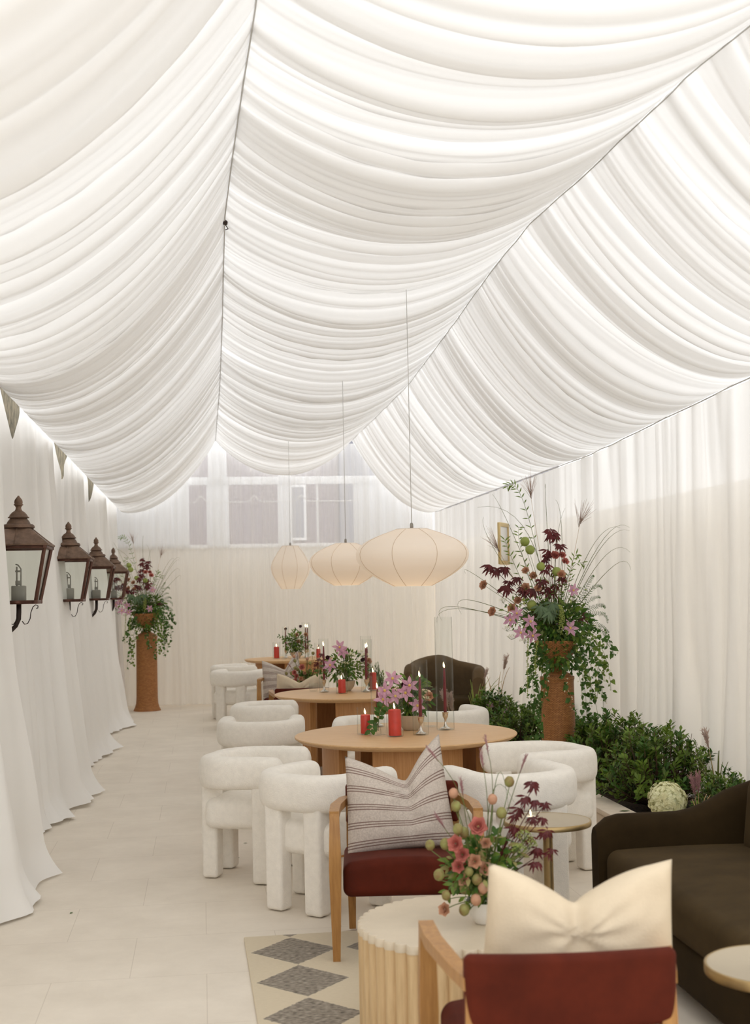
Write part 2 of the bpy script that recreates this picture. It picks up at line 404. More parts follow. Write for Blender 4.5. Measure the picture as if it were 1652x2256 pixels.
    def build(s, name, mats, parent=None, smooth=True, weld=True, loc=None, auto=None):
        me = bpy.data.meshes.new(name); me.from_pydata(s.v, [], s.f)
        mats = mats if isinstance(mats, (list, tuple)) else [mats]
        for m in mats: me.materials.append(m)
        me.polygons.foreach_set('material_index', s.m)
        if s.uv:
            uvl = me.uv_layers.new(name='UVMap')
            for l in me.loops: uvl.data[l.index].uv = s.uv.get(l.vertex_index, (0, 0))
        if weld and not s.uv:
            bm = bmesh.new(); bm.from_mesh(me); bmesh.ops.remove_doubles(bm, verts=bm.verts, dist=2e-5)
            bm.to_mesh(me); bm.free()
        me.polygons.foreach_set('use_smooth', [smooth] * len(me.polygons))
        if auto: me.set_sharp_from_angle(angle=radians(auto))
        o = bpy.data.objects.new(name, me); COL.objects.link(o)
        if parent: o.parent = parent
        if loc: o.location = loc
        return o

def tag(o, label, cat, group=None, kind=None):
    o['label'] = label; o['category'] = cat
    if group: o['group'] = group
    if kind: o['kind'] = kind
    return o
def thing(name, label, cat, loc=(0, 0, 0), rz=0, group=None):
    o = bpy.data.objects.new(name, None); COL.objects.link(o); o.location = loc; o.rotation_euler = (0, 0, radians(rz))
    o.empty_display_size = 0.1
    return tag(o, label, cat, group)
def struct(o, label=None):
    o['kind'] = 'structure'
    if label: o['label'] = label
    return o
KIDS = {}
def copy_tree(o, parent=None):
    c = o.copy(); COL.objects.link(c)
    if parent: c.parent = parent
    for ch in list(o.children): copy_tree(ch, c)
    return c
def dup(o, label, loc, rz=None, scale=None, group=None):
    c = copy_tree(o); c.location = loc
    if rz is not None: c.rotation_euler = (0, 0, radians(rz))
    if scale: c.scale = (scale,) * 3 if isinstance(scale, (int, float)) else scale
    c['label'] = label
    if group: c['group'] = group
    return c

def vnoise(seed):
    rs = np.random.RandomState(seed); tab = rs.uniform(-1, 1, 4096)
    def f(x):
        x = np.asarray(x, float) + 700; i = np.floor(x).astype(int); t = x - i; t = t * t * (3 - 2 * t)
        return tab[i % 4096] * (1 - t) + tab[(i + 1) % 4096] * t
    return f

def sheet(name, P, nu, nv, m, gather, parent=None):
    """smooth cloth sheet from an (nu*nv,3) array with a per-vertex 'gather' attribute"""
    me = bpy.data.meshes.new(name)
    idx = np.arange(nu * nv).reshape(nu, nv)
    F = np.stack([idx[:-1, :-1], idx[:-1, 1:], idx[1:, 1:], idx[1:, :-1]], -1).reshape(-1, 4)
    me.from_pydata(P.tolist(), [], F.tolist()); me.materials.append(m)
    me.polygons.foreach_set('use_smooth', [True] * len(me.polygons))
    at = me.attributes.new('gather', 'FLOAT', 'POINT'); at.data.foreach_set('value', np.clip(gather, 0, 1).astype(np.float32).ravel())
    o = bpy.data.objects.new(name, me); COL.objects.link(o)
    if parent: o.parent = parent
    return o

# ------------------------------------------------------------------ shell: floor, ceiling liner, rails, walls
Y0, Y1 = 3.2, 20.45
f = MB(); f.add([(-4, -4, 0), (6, -4, 0), (6, 26, 0), (-4, 26, 0)], [(0, 1, 2, 3)])
f.add([(-4, -4, -0.1), (6, -4, -0.1), (6, 26, -0.1), (-4, 26, -0.1)], [(3, 2, 1, 0)])
struct(f.build('floor', M['floor'], smooth=False), 'pale limestone tile floor')

RY = [-1.2, 5.2, 5.8, 6.5, 7.4, 8.25, 9.5, 11.4, 15, 17.2, 20.5]
LX = [0.30, 0.25, 0.232, 0.212, 0.19, 0.176, 0.188, 0.209, 0.235, 0.237, 0.24]
RX = [2.55, 2.40, 2.325, 2.30, 2.25, 2.196, 2.215, 2.304, 2.44, 2.43, 2.40]
def railL(y): return np.interp(y, RY, LX), np.full_like(y, 4.15)
def railR(y): return np.interp(y, RY, RX), np.full_like(y, 4.15)
def eaveL(y): return np.full_like(y, -1.24), np.full_like(y, 3.05)
def eaveR(y): return np.full_like(y, 3.72), np.interp(y, [-2, 6, 8.3, 12, 21], [3.24, 3.22, 3.13, 3.0, 2.98])

def liner(railA, railB, sag, seed, nt=41):
    y = np.concatenate([np.arange(Y0, 4.6, 0.04), np.arange(4.6, Y1, 0.017)])
    t = np.linspace(0, 1, nt); T, Y = np.meshgrid(t, y)
    n1, n2, n3, n4, n5, n6 = [vnoise(seed + k) for k in range(6)]
    ax, az = railA(y); bx, bz = railB(y)
    S = 4 * T * (1 - T)
    warp = 0.07 * n5(Y / 0.9 + 7) * (T - 0.5) * 2 + 0.05 * n6(Y / 0.6 + 31) * S
    W = Y + warp
    dens = np.interp(Y, [4, 8, 20], [1.35, 1.0, 0.95])       # wider gathers near the open end
    g1 = n1(W / (0.62 * dens)); g2 = 1 - 2 * np.abs(n2(W / (0.25 * dens))); g3 = 1 - 2 * np.abs(n3(W / (0.105 * dens))); g4 = n4(W / (0.042 * dens))
    s = np.interp(Y, [0, 8, 14, 20.4], sag)
    prof = S ** 0.9
    drop = prof * (s + 0.055 * g1 + 0.030 * g2 + 0.017 * g3 + 0.004 * g4) + (0.3 + 0.7 * prof) * (0.006 * g3 + 0.003 * g4)
    X = ax[:, None] * (1 - T) + bx[:, None] * T; Z = az[:, None] * (1 - T) + bz[:, None] * T - drop
    Yd = Y + 0.02 * g2 * prof + 0.012 * g3 * prof
    P = np.stack([X, Yd, Z], -1).reshape(-1, 3)
    gather = 0.5 + 0.28 * g2 + 0.22 * g3 + 0.25 * g4 + 0.2 * g1
    return P, len(y), nt, gather
P, nu, nv, g = liner(railL, railR, [0.33, 0.33, 0.38, 0.47], 11)
struct(sheet('ceiling', P, nu, nv, M['liner'], g), 'white gathered ceiling cloth swagged between the two ridge cords')
P, nu, nv, g = liner(railL, eaveL, [0.30, 0.30, 0.27, 0.27], 41)
struct(sheet('ceiling', P, nu, nv, M['liner'], g), 'white gathered ceiling cloth sloping down to the lantern side')
P, nu, nv, g = liner(railR, eaveR, [0.33, 0.30, 0.28, 0.28], 71)
struct(sheet('ceiling', P, nu, nv, M['liner'], g), 'white gathered ceiling cloth sloping down over the planting bed')
for nm, fn, r, lab, dz in (('trim_1', railL, 0.0042, 'thin grey cord along the ridge by the lanterns', 0.012), ('trim_2', railR, 0.0036, 'thin grey cord along the ridge above the pendants', 0.012), ('trim_3', eaveR, 0.0055, 'grey cord along the eave over the planting bed', 0.01)):
    ys = np.linspace(Y0, Y1 - 0.05, 120); x, z = fn(ys)
    nz = vnoise(hash(nm) % 97 if False else len(nm) + int(r * 1e4))
    mb = MB(); mb.tube([(float(x[i]), float(ys[i]), float(z[i]) - dz + 0.006 * float(nz(ys[i] * 3))) for i in range(120)], r, 6)
    struct(mb.build(nm, M['rope']), lab)
mb = MB(); mb.rbox((0.18, 8.33, 4.135), (0.03, 0.04, 0.03), 0.006, 2); mb.tube([(0.18, 8.33, 4.12), (0.20, 8.40, 4.11), (0.185, 8.47, 4.125)], 0.003, 5, 0)
struct(mb.build('trim_4', M['iron']), 'small dark clip on the ridge cord')

def box_obj(name, lo, hi, m, parent=None, r=None):
    return MB().box(lo, hi, 0, r).build(name, m, parent, auto=40)
struct(box_obj('wall_left', (-1.85, -1.3, 0), (-1.72, 21, 2.6), M['plaster']), 'cream plaster wall behind the lantern drapes')
struct(box_obj('trim_5', (-1.66, -1.3, 2.55), (-1.56, 21, 3.7), M['timber']), 'weathered timber fascia above the drapes')
struct(MB().add([(4.0, -1.3, 0), (4.0, 21, 0), (4.0, 21, 2.49), (4.0, -1.3, 2.49)], [(0, 1, 2, 3)]).build('wall_right', M['panelbeige'], smooth=False), 'beige solid wall behind the planting bed drapes')
struct(MB().add([(-1.85, 21.0, 0), (4.0, 21.0, 0), (4.0, 21.0, 2.49), (-1.85, 21.0, 2.49)], [(0, 1, 2, 3)]).build('wall_back', M['endbeige'], smooth=False), 'beige solid lower wall behind the far sheer drapes')
# far windows: white mullions, clear sheets, transom
wn = MB()
for (x0, x1) in ((-1.7, -0.19), (0.09, 0.45), (1.24, 1.47), (2.48, 4.0)): wn.box((x0, 20.98, 2.49), (x1, 21.06, 3.5))
wn.box((-1.7, 20.97, 3.5), (4.0, 21.07, 3.62)); wn.box((-1.7, 20.97, 2.47), (4.0, 21.07, 2.53))
wn.box((0.12, 20.98, 3.6), (0.42, 21.05, 4.4)); wn.box((1.25, 20.98, 3.6), (1.46, 21.05, 4.4)); wn.box((1.87, 20.985, 2.5), (1.90, 21.05, 3.5))
w1 = struct(wn.build('window_1', M['vinyl'], auto=40), 'white framed far windows above the beige wall')
wg = MB().box((-1.7, 21.01, 2.5), (4.0, 21.018, 4.4)); wg.build('window_pane', M['window'], w1)
cb = MB()
pts = []
for i in range(90):
    x = -0.2 + 2.75 * i / 89; b = 0
    for c in (0.0, 0.86, 1.62): b += 0.10 * exp(-((x - c) / 0.06) ** 2)
    pts.append((x, 20.95, 3.21 + b))
struct(MB().tube(pts, 0.008, 6).build('trim_6', M['whitepaint']), 'white looped cable strung across the far windows')
# neighbouring building seen through the far windows
bl = thing('building', 'brick and grey building seen through the far windows', 'building', (1.2, 29, 0))
MB().box((-6, 0, 0), (1.9, 0.4, 5.0)).build('brick_wall', M['brick'], bl, auto=40)
MB().box((1.9, -0.1, 0), (7, 0.4, 5.2)).build('rendered_wall', M['greypaint'], bl, auto=40)
for (x, z) in ((0.72, 2.9), (2.75, 3.0), (3.9, 3.0)):
    wf = MB().box((x, -0.16, z), (x + 0.42, -0.02, z + 1.25)).build('window_frame', M['whitepaint'], bl, auto=40)
    MB().box((x + 0.06, -0.17, z + 0.06), (x + 0.36, -0.15, z + 1.19)).build('pane', M['greypaint'], wf, auto=40)

# ------------------------------------------------------------------ drapes
def curtain(name, label, top, bot, zt, nf, amp, m, seed, flare=1.7, puddle=0.12, group=None, ns=None, zb=0.012, hem=True, nrm=None):
    """one hanging drape; top/bot: two plan points each (start, end)"""
    n1, n2, n3, n4 = [vnoise(seed + k) for k in range(4)]
    ns = ns or max(60, nf * 14); nh = 46
    h = np.concatenate([np.linspace(0, 0.9, 28), np.linspace(0.9, 1.0, nh - 28 + 1)[1:]]); nh = len(h)
    s = np.linspace(0, 1, ns); Sg, H = np.meshgrid(s, h)
    (ax, ay), (bx, by) = top; (cx, cy), (dx, dy) = bot
    k = H ** flare
    X = (ax + (bx - ax) * Sg) * (1 - k) + (cx + (dx - cx) * Sg) * k
    Y = (ay + (by - ay) * Sg) * (1 - k) + (cy + (dy - cy) * Sg) * k
    Lx, Ly = bx - ax, by - ay; L = sqrt(Lx * Lx + Ly * Ly)
    nx, ny = nrm if nrm else (Ly / L, -Lx / L)
    ph = Sg * nf + 0.35 * n1(Sg * nf * 0.6 + H * 1.5)
    fold = np.sin(2 * pi * ph) * (0.5 + 0.6 * n2(Sg * nf * 0.8 + 0.5 * H)) + 0.35 * np.sin(2 * pi * ph * 2.3 + 3 * n3(Sg * 7 + H)) + 0.25 * n4(Sg * nf * 4 + H * 0.8)
    A = amp * (0.35 + 0.65 * H)
    off = A * fold
    Z = zt(Y) * (1 - H) + zb * H if callable(zt) else zt * (1 - H) + zb * H
    pud = np.clip((H - 0.93) / 0.07, 0, 1) ** 2
    off = off + pud * puddle * (0.55 + 0.6 * n3(Sg * nf * 0.9 + 3) + 0.3 * n4(Sg * nf * 2))
    Z = Z + pud * (0.012 + 0.012 * n2(Sg * nf * 3)) * (puddle > 0)
    X = X + nx * off; Y = Y + ny * off
    P = np.stack([X, Y, np.maximum(Z, 0.004)], -1).reshape(-1, 3)
    gather = 0.5 + 0.18 * fold + 0.22 * n4(Sg * nf * 5 + 0.6 * H) * (1 - 0.55 * H) + 0.16 * n2(Sg * nf * 14) * (1 - H)
    o = sheet(name, P, nh, ns, m, gather)
    tag(o, label, 'curtain', group)
    return o
# lantern side: overlapping flared panels, each ends just before a lantern
panels = [((-1.30, 4.4), (-1.275, 8.1), (-1.32, 4.4), (-0.97, 8.35), 'nearest white drape on the lantern side, its hem pooling on the tiles'),
          ((-1.42, 8.75), (-1.275, 11.45), (-1.36, 8.8), (-0.95, 11.75), 'white drape between the nearest lantern and the second lantern'),
          ((-1.42, 12.1), (-1.275, 14.5), (-1.36, 12.1), (-1.02, 15.05), 'white drape between the second lantern and the third lantern'),
          ((-1.42, 15.3), (-1.275, 17.6), (-1.36, 15.3), (-0.99, 18.1), 'white drape between the third lantern and the farthest lantern'),
          ((-1.42, 18.35), (-1.30, 20.3), (-1.40, 18.4), (-1.20, 20.3), 'white drape beyond the farthest lantern in the corner'),
          ((-1.30, -1.0), (-1.26, 4.3), (-1.30, -1.0), (-1.1, 4.3), 'white drape on the lantern side beside the camera')]
for k, (a_, b_, c_, d_, lab) in enumerate(panels):
    curtain('curtain', lab, (a_, b_), (c_, d_), (lambda y, q=a_[1], g_=(0.46 if k in (1, 2, 3) else 0.0): 3.35 - g_ * np.exp(-((y - q - 0.95) / 0.34) ** 2)), 4, 0.06, M['drape'], 300 + 7 * k, puddle=0.13, group='drapes on the lantern side')
# planting-bed side
for k, (ya, yb, lab) in enumerate(((17.0, 20.4, 'pleated white drape on the bed side in the far corner'), (13.2, 17.0, 'pleated white drape on the bed side behind the brown armchair'),
                                   (9.9, 13.2, 'pleated white drape on the bed side behind the tall wicker pedestal'), (6.6, 9.9, 'pleated white drape on the bed side behind the hydrangeas'),
                                   (-1.2, 6.6, 'pleated white drape on the bed side beside the sofa'))):
    curtain('curtain', lab, ((3.72, yb), (3.72, ya)), ((3.66, yb + 0.04), (3.66, ya - 0.04)), lambda y: eaveR(y)[1] - 0.02, 7, 0.035, M['bedside'], 500 + 9 * k,
            puddle=0.05, group='drapes along the planting bed', nrm=(-1, 0), zb=0.1)
# far wall sheers
for k, (xa, xb, lab) in enumerate(((-1.30, 0.30, 'sheer white drape on the far wall behind the distant wicker pedestal'), (0.30, 1.36, 'sheer white drape on the far wall below the round pendant'),
                                   (1.36, 2.5, 'sheer white drape on the far wall beside the far table'), (2.5, 3.7, 'sheer white drape on the far wall nearest the planting bed'))):
    curtain('curtain', lab, ((xb, 20.55), (xa, 20.55)), ((xb, 20.5), (xa, 20.5)), lambda y: np.full_like(y, 4.1) if 0 else 4.1 + 0 * y, 6, 0.03, M['sheer'], 700 + 11 * k, puddle=0.06, group='sheer drapes on the far wall', nrm=(0, -1))

# ------------------------------------------------------------------ planting bed
kb = MB()
for k, (ya, yb) in enumerate(((6.4, 8.0), (8.02, 9.6), (9.62, 11.2), (11.22, 12.8), (12.82, 14.4))):
    kb.rbox((2.79 + 0.015, (ya + yb) / 2, 0.065), (0.09, yb - ya, 0.13), 0.006, 1)
    kb.rbox((2.80 + 0.04, (ya + yb) / 2, 0.148), (0.20, yb - ya, 0.035), 0.006, 1)
kb.rbox((3.25, 14.45, 0.08), (0.95, 0.1, 0.165), 0.006, 1); kb.rbox((3.25, 6.35, 0.08), (0.95, 0.1, 0.165), 0.006, 1)
struct(kb.build('trim_7', M['stone'], auto=40), 'pale stone kerb of the planting bed')
P = []; ny, nx = 260, 14
for i in range(ny):
    for j in range(nx):
        y = 6.4 + 8.05 * i / (ny - 1); x = 2.84 + 1.08 * j / (nx - 1)
        P.append((x, y, 0.10 + 0.025 * noise.noise(Vector((x * 3, y * 3, 0))) + 0.012 * noise.noise(Vector((x * 16, y * 16, 3)))))
tag(MB().grid(P, ny, nx).build('soil', M['soil']), 'dark bark mulch filling the planting bed', 'soil', kind='stuff')

# ------------------------------------------------------------------ rug
rg = MB().rbox((0, 0, 0), (1.56, 3.9, 0.012), 0.006, 2).build('rug', M['rug'])
for v in rg.data.vertices: v.co.x += 0.78; v.co.y -= 1.95
rg.location = (0.185, 6.60, 0.0065); rg.rotation_euler = (0, 0, radians(0.6))
tag(rg, 'flat-woven cream rug with grey diamonds under the lounge group', 'rug')

# ------------------------------------------------------------------ boucle dining chairs (facing +y)
def rail_mesh():
    mb = MB(); path = []
    hw, yb_, yf, rc = 0.275, -0.245, 0.27, 0.20
    for i in range(9): path.append((-hw, yf + (yb_ + rc - yf) * i / 8))
    for i in range(1, 10):
        a = pi + (pi / 2) * i / 9; path.append((-hw + rc + rc * cos(a), yb_ + rc + rc * sin(a)))
    for i in range(1, 6): path.append((-hw + rc + (2 * hw - 2 * rc) * i / 6, yb_))
    for i in range(0, 9):
        a = 1.5 * pi + (pi / 2) * i / 9; path.append((hw - rc + rc * cos(a), yb_ + rc + rc * sin(a)))
    for i in range(9): path.append((hw, yb_ + rc + (yf - yb_ - rc) * i / 8))
    n = len(path); P = []; K = 24
    for i, (x, y) in enumerate(path):
        a = path[max(i - 1, 0)]; b = path[min(i + 1, n - 1)]
        tx, ty = b[0] - a[0], b[1] - a[1]; l = math.hypot(tx, ty); nx_, ny_ = ty / l, -tx / l
        u = i / (n - 1); back = sin(pi * u)
        ht, th = 0.095 + 0.004 * back, 0.068
        e = min(i, n - 1 - i); sc = [0.0, 0.62, 0.86, 0.97][e] if e < 4 else 1.0
        if e == 0: sc = 0.35
        zc = 0.652 - 0.012 * sin(pi * u) ** 2
        ex = [0.0, 0.012, 0.035, 0.06][e] if e < 4 else None
        if ex is not None:
            base = path[0] if i < n / 2 else path[-1]
            y = 0.27 - ex * 0.8 + 0.01; x = base[0]
        for j in range(K):
            t = 2 * pi * j / K; cx_, cz_ = cos(t), sin(t)
            q = 3.2
            ex_ = abs(cx_) ** (2 / q) * (1 if cx_ > 0 else -1); ez_ = abs(cz_) ** (2 / q) * (1 if cz_ > 0 else -1)
            P.append((x + nx_ * ex_ * th * sc, y + ny_ * ex_ * th * sc, zc + ez_ * ht * sc))
    mb.grid(P, n, K, closed=True)
    mb.f.append(tuple(range(K))[::-1]); mb.m.append(0); mb.f.append(tuple((n - 1) * K + j for j in range(K))); mb.m.append(0)
    return mb
def make_dining_chair(label):
    t = thing('dining_chair', label, 'chair', group='white boucle dining chairs')
    rail_mesh().build('backrest', M['boucle'], t)
    MB().rbox((0, 0.02, 0.395), (0.50, 0.52, 0.18), 0.055, 5, 0, lambda p: (p.x, p.y, p.z + (0.022 * (1 - (p.x / 0.27) ** 2) * (1 - (p.y / 0.28) ** 2) if p.z > 0 else 0)), 6).build('seat', M['boucle'], t)
    for (x, y) in ((-0.135, -0.225), (0.135, -0.225), (-0.272, 0.15), (0.272, 0.15)):
        w_, d_ = (0.125, 0.105) if y < 0 else (0.10, 0.12)
        MB().rbox((x, y, 0.295), (w_, d_, 0.58), 0.022, 3, 0, lambda p: (p.x * (0.92 + 0.10 * (p.z + 0.29)), p.y * (0.94 + 0.08 * (p.z + 0.29)), p.z), 4).build('leg', M['boucle'], t)
    return t
chair0 = make_dining_chair('white boucle chair closest to the lantern side at the nearest table, seen side-on')
chair0.location = (0.305, 8.12, 0); chair0.rotation_euler = (0, 0, radians(-112))
for lab, x, y, rz in (('white boucle chair just behind the rust chair with the striped pillow', 0.65, 7.24, -44),
                      ('white boucle chair behind the brass side table with its back to it', 1.665, 7.0, 14),
                      ('white boucle chair at the nearest table beside the planting bed kerb', 2.06, 7.86, 101),
                      ('white boucle chair across the nearest table, facing the camera behind the candles', 1.33, 10.05, 172),
                      ('white boucle chair back-on between the nearest and middle tables, aisle side', 0.445, 10.28, -6),
                      ('white boucle chair back-on between the nearest and middle tables, planting side', 1.99, 10.62, 12),
                      ('white boucle chair at the middle table, sideways on the aisle edge', 0.55, 11.68, -97),
                      ('white boucle chair beside the distant rust chair with its back to it', 0.44, 16.95, -22),
                      ('white boucle chair at the farthest table, deepest on the aisle side', 0.42, 18.2, -80)):
    dup(chair0, lab, (x, y, 0), rz)

# ------------------------------------------------------------------ round oak tables
def make_table(label, R, H):
    t = thing('dining_table', label, 'table', group='round oak tables')
    MB().lathe([(0.0, H - 0.045), (R - 0.10, H - 0.045), (R - 0.03, H - 0.032), (R - 0.004, H - 0.014), (R, H - 0.007), (R - 0.003, H - 0.001), (R - 0.008, H), (0.0, H)], 96).build('table_top', M['oak'], t, auto=35)
    for k in range(4):
        mb = MB(); P = []; a0 = pi / 2 * k
        ro, ri = 0.57, 0.50
        prof = [(ro, 0.0), (ro, H - 0.046), (ri, H - 0.046), (ri, 0.0)]
        for i in range(17):
            a = a0 + radians(-31 + 62 * i / 16)
            for r, z in prof: P.append((r * cos(a), r * sin(a), z))
        mb.grid(P, 17, 4, closed=True); mb.f += [(3, 2, 1, 0), tuple(16 * 4 + j for j in range(4))]; mb.m += [0, 0]
        mb.build('base_panel', M['oakbase'], t, auto=40)
    return t
T1 = make_table('nearest round oak table, set with candles beyond the striped pillow', 0.755, 0.75); T1.location = (1.36, 8.77, 0)
T2 = dup(T1, 'middle round oak table, partly hidden behind the nearest table', (1.43, 12.5, 0), 8)
T3 = dup(T1, 'farthest round oak table, by the sheer drapes at the end', (1.25, 19.05, 0), 20, (0.86, 0.86, 1.027))

# ------------------------------------------------------------------ rust lounge chairs (facing +y)
def make_lounge(label):
    t = thing('lounge_chair', label, 'armchair', group='rust velvet lounge chairs')
    def bend(p): return (p.x, p.y - 0.05 * (p.x / 0.29) ** 2 * -1 + 0.02, p.z)
    MB().rbox((0, -0.285, 0.632), (0.575, 0.05, 0.205), 0.022, 4, 0, lambda p: (p.x, p.y + 0.030 * (p.x / 0.29) ** 2 - 0.10 * (p.z), p.z), 10).build('backrest', M['rust'], t)
    MB().rbox((0, 0.005, 0.355), (0.60, 0.59, 0.155), 0.04, 4, 0, lambda p: (p.x, p.y, p.z + (0.03 * (1 - (p.x / 0.3) ** 2) * (0.6 + 0.4 * p.y / 0.3) if p.z > 0 else -0.0) + 0.03 * p.y), 8).build('seat', M['rust'], t)
    for s in (-1, 1):
        # front leg: swelling at the seat, tapering to the floor, mitred into the arm
        P = []; prof = [(0.0, 0.034, 0.036, 0.0), (0.2, 0.046, 0.05, 0.0), (0.42, 0.058, 0.066, 0.0), (0.5, 0.055, 0.068, 0.0), (0.66, 0.045, 0.06, -0.01), (0.685, 0.042, 0.045, -0.02)]
        mb = MB()
        for (z, wx, wy, dy) in prof:
            for (qx, qy) in ((-1, -1), (1, -1), (1, 1), (-1, 1)): P.append((s * (0.335 - 0.0) + qx * wx / 2, 0.285 + dy + qy * wy / 2, z))
        mb.grid(P, len(prof), 4, closed=True); mb.f += [(3, 2, 1, 0), tuple((len(prof) - 1) * 4 + j for j in range(4))]; mb.m += [0, 0]
        mb.build('leg', M['chairoak'], t, auto=30)
        P = []; prof = [(0.0, 0.034, 0.036, -0.30), (0.3, 0.044, 0.052, -0.275), (0.45, 0.044, 0.048, -0.26), (0.655, 0.040, 0.038, -0.25)]
        mb = MB()
        for (z, wx, wy, yy) in prof:
            for (qx, qy) in ((-1, -1), (1, -1), (1, 1), (-1, 1)): P.append((s * 0.264 + qx * wx / 2, yy + qy * wy / 2, z))
        mb.grid(P, len(prof), 4, closed=True); mb.f += [(3, 2, 1, 0), tuple((len(prof) - 1) * 4 + j for j in range(4))]; mb.m += [0, 0]
        mb.build('leg', M['chairoak'], t, auto=30)
        P = []; prof = [(-0.272, 0.036, 0.034, 0.270, 0.655), (-0.15, 0.044, 0.036, 0.296, 0.664), (0.10, 0.050, 0.036, 0.332, 0.670), (0.295, 0.046, 0.036, 0.336, 0.668)]
        mb = MB()
        for (y, wx, wz, xx, zz) in prof:
            for (qx, qz) in ((-1, -1), (1, -1), (1, 1), (-1, 1)): P.append((s * xx + qx * wx / 2, y, zz + qz * wz / 2))
        mb.grid(P, len(prof), 4, closed=True); mb.f += [(3, 2, 1, 0), tuple((len(prof) - 1) * 4 + j for j in range(4))]; mb.m += [0, 0]
        mb.build('armrest', M['chairoak'], t, auto=30)
    MB().rbox((0, -0.265, 0.30), (0.52, 0.03, 0.06), 0.006, 1).build('rear_rail', M['chairoak'], t, auto=30)
    return t
LM = make_lounge('rust velvet chair with oak frame holding the striped pillow, facing the camera')
LM.location = (0.965, 6.33, 0.012); LM.rotation_euler = (0, 0, radians(173.2))
LN = dup(LM, 'rust velvet chair seen from behind, closest to the camera', (0.985, 3.70, 0.012), -4.5)
LF = dup(LM, 'distant rust velvet chair facing the camera beyond the middle table', (1.035, 16.1, 0), 174)
LG = dup(LM, 'distant rust velvet chair seen from behind, just past the middle table', (1.04, 13.78, 0), -4)

# ------------------------------------------------------------------ pillows
def pillow(name, label, W, H, T, m, loc, rot, dent=0.12, dwl=0.5, dwr=0.4, ear=0.05, seed=1, du=0.0, skew=0.0):
    n = 41; P = []; U = []
    for side in (1, -1):
        for i in range(n):
            for j in range(n):
                u = -1 + 2 * i / (n - 1); v = -1 + 2 * j / (n - 1)
                th = ((1 - u * u) ** 0.5 * (1 - v * v) ** 0.5) ** 0.85
                pin = 1 - 0.09 * (1 - u * u) * 0 - 0.07 * (1 - abs(v)) * abs(u) ** 3
                x = u * W / 2 * (1 - 0.05 * (1 - v * v) * abs(u)) ; z = v * H / 2 * (1 - 0.05 * (1 - u * u))
                up = ((v + 1) / 2)
                x -= 0.03 * u * up ** 2
                z += ear * abs(u) ** 3 * up ** 3
                d = dent * exp(-(abs(u - du) / (dwl if u < du else dwr)) ** 1.4) * up ** 1.6; z += skew * max(0, u) ** 2 * up ** 2
                z -= d
                wr = 0.012 * noise.noise(Vector((u * 2.2 + seed, v * 2.2, side * 3))) + 0.006 * noise.noise(Vector((u * 6 + seed, v * 4, side * 5)))
                crease = -0.045 * exp(-((u - du) / 0.10) ** 2) * up ** 1.2 * (0.4 + 0.6 * th)
                # folds radiating from the chop and from the lower corners
                rad = 0.006 * sin(9 * math.atan2(v - 0.55, u - du + 1e-6) + seed) * exp(-((u * u + (v - 0.5) ** 2) / 0.35))
                y = side * max(0.002, (T / 2) * th + th * (wr + rad) + crease * th ** 0.3 * (1 if th > 0.05 else 0)) if th > 0 else 0
                P.append((x, y, z)); U.append((u * 0.5 + 0.5, v * 0.5 + 0.5 - 0.0))
    mb = MB(); h = n * n
    mb.grid(P[:h], n, n, 0, U[:h])
    o = len(mb.v); fs = []
    mb.add(P[h:], [(i * n + j, (i + 1) * n + j, (i + 1) * n + j + 1, i * n + j + 1) for i in range(n - 1) for j in range(n - 1)], 0, U[h:])
    o = mb.build(name, m, weld=False)
    bm = bmesh.new(); bm.from_mesh(o.data); bmesh.ops.remove_doubles(bm, verts=bm.verts, dist=1e-4); bm.to_mesh(o.data); bm.free()
    o.location = loc; o.rotation_euler = [radians(a) for a in rot]
    return tag(o, label, 'pillow')
pillow('throw_pillow', 'linen pillow with brown triple stripes on the rust chair facing the camera', 0.54, 0.50, 0.19, M['striped'], (0.945, 6.40, 0.687), (-14, -4.5, -7), 0.15, 0.75, 0.36, 0.01, 3, 0.20, 0.05)
pillow('throw_pillow', 'cream pillow with a chopped top on the closest rust chair', 0.585, 0.47, 0.20, M['cream'], (1.055, 3.66, 0.712), (10, 1.0, -4.5), 0.115, 0.50, 0.50, 0.005, 9, -0.06)
pillow('throw_pillow', 'distant linen pillow with stripes on the rust chair facing the camera', 0.52, 0.50, 0.17, M['striped'], (0.97, 16.15, 0.685), (-14, -6, -7), 0.15, 0.75, 0.36, 0.01, 5, 0.20, 0.05)
pillow('throw_pillow', 'distant cream pillow standing above the rust chair back past the middle table', 0.56, 0.44, 0.18, M['cream'], (1.02, 13.70, 0.67), (10, 0, -4), 0.10, 0.5, 0.5, 0.005, 7, -0.05)

# ------------------------------------------------------------------ scalloped coffee tables
def make_coffee(label):
    t = thing('coffee_table', label, 'coffee table', group='fluted drum coffee tables')
    nf = 48; n = nf * 10; R = 0.43
    def rad(a): return 0.955 + 0.045 * abs(sin(a * nf / 2)) ** 0.7
    MB().lathe([(0.0, 0.41), (R * 1.0, 0.41), (R * 1.0, 0.437), (R * 0.994, 0.44), (0.0, 0.44)], n, scal=rad).build('table_top', M['flutetop'], t, auto=40)
    MB().lathe([(R * 0.995, 0.0), (R * 0.995, 0.41)], n, scal=rad).build('fluted_drum', M['flute'], t, auto=60)
    return t
CT = make_coffee('pale fluted drum table holding the loose bouquet between the rust chairs'); CT.location = (1.0, 4.96, 0.0125)
dup(CT, 'distant fluted drum table beyond the middle table', (1.05, 14.95, 0), 5)

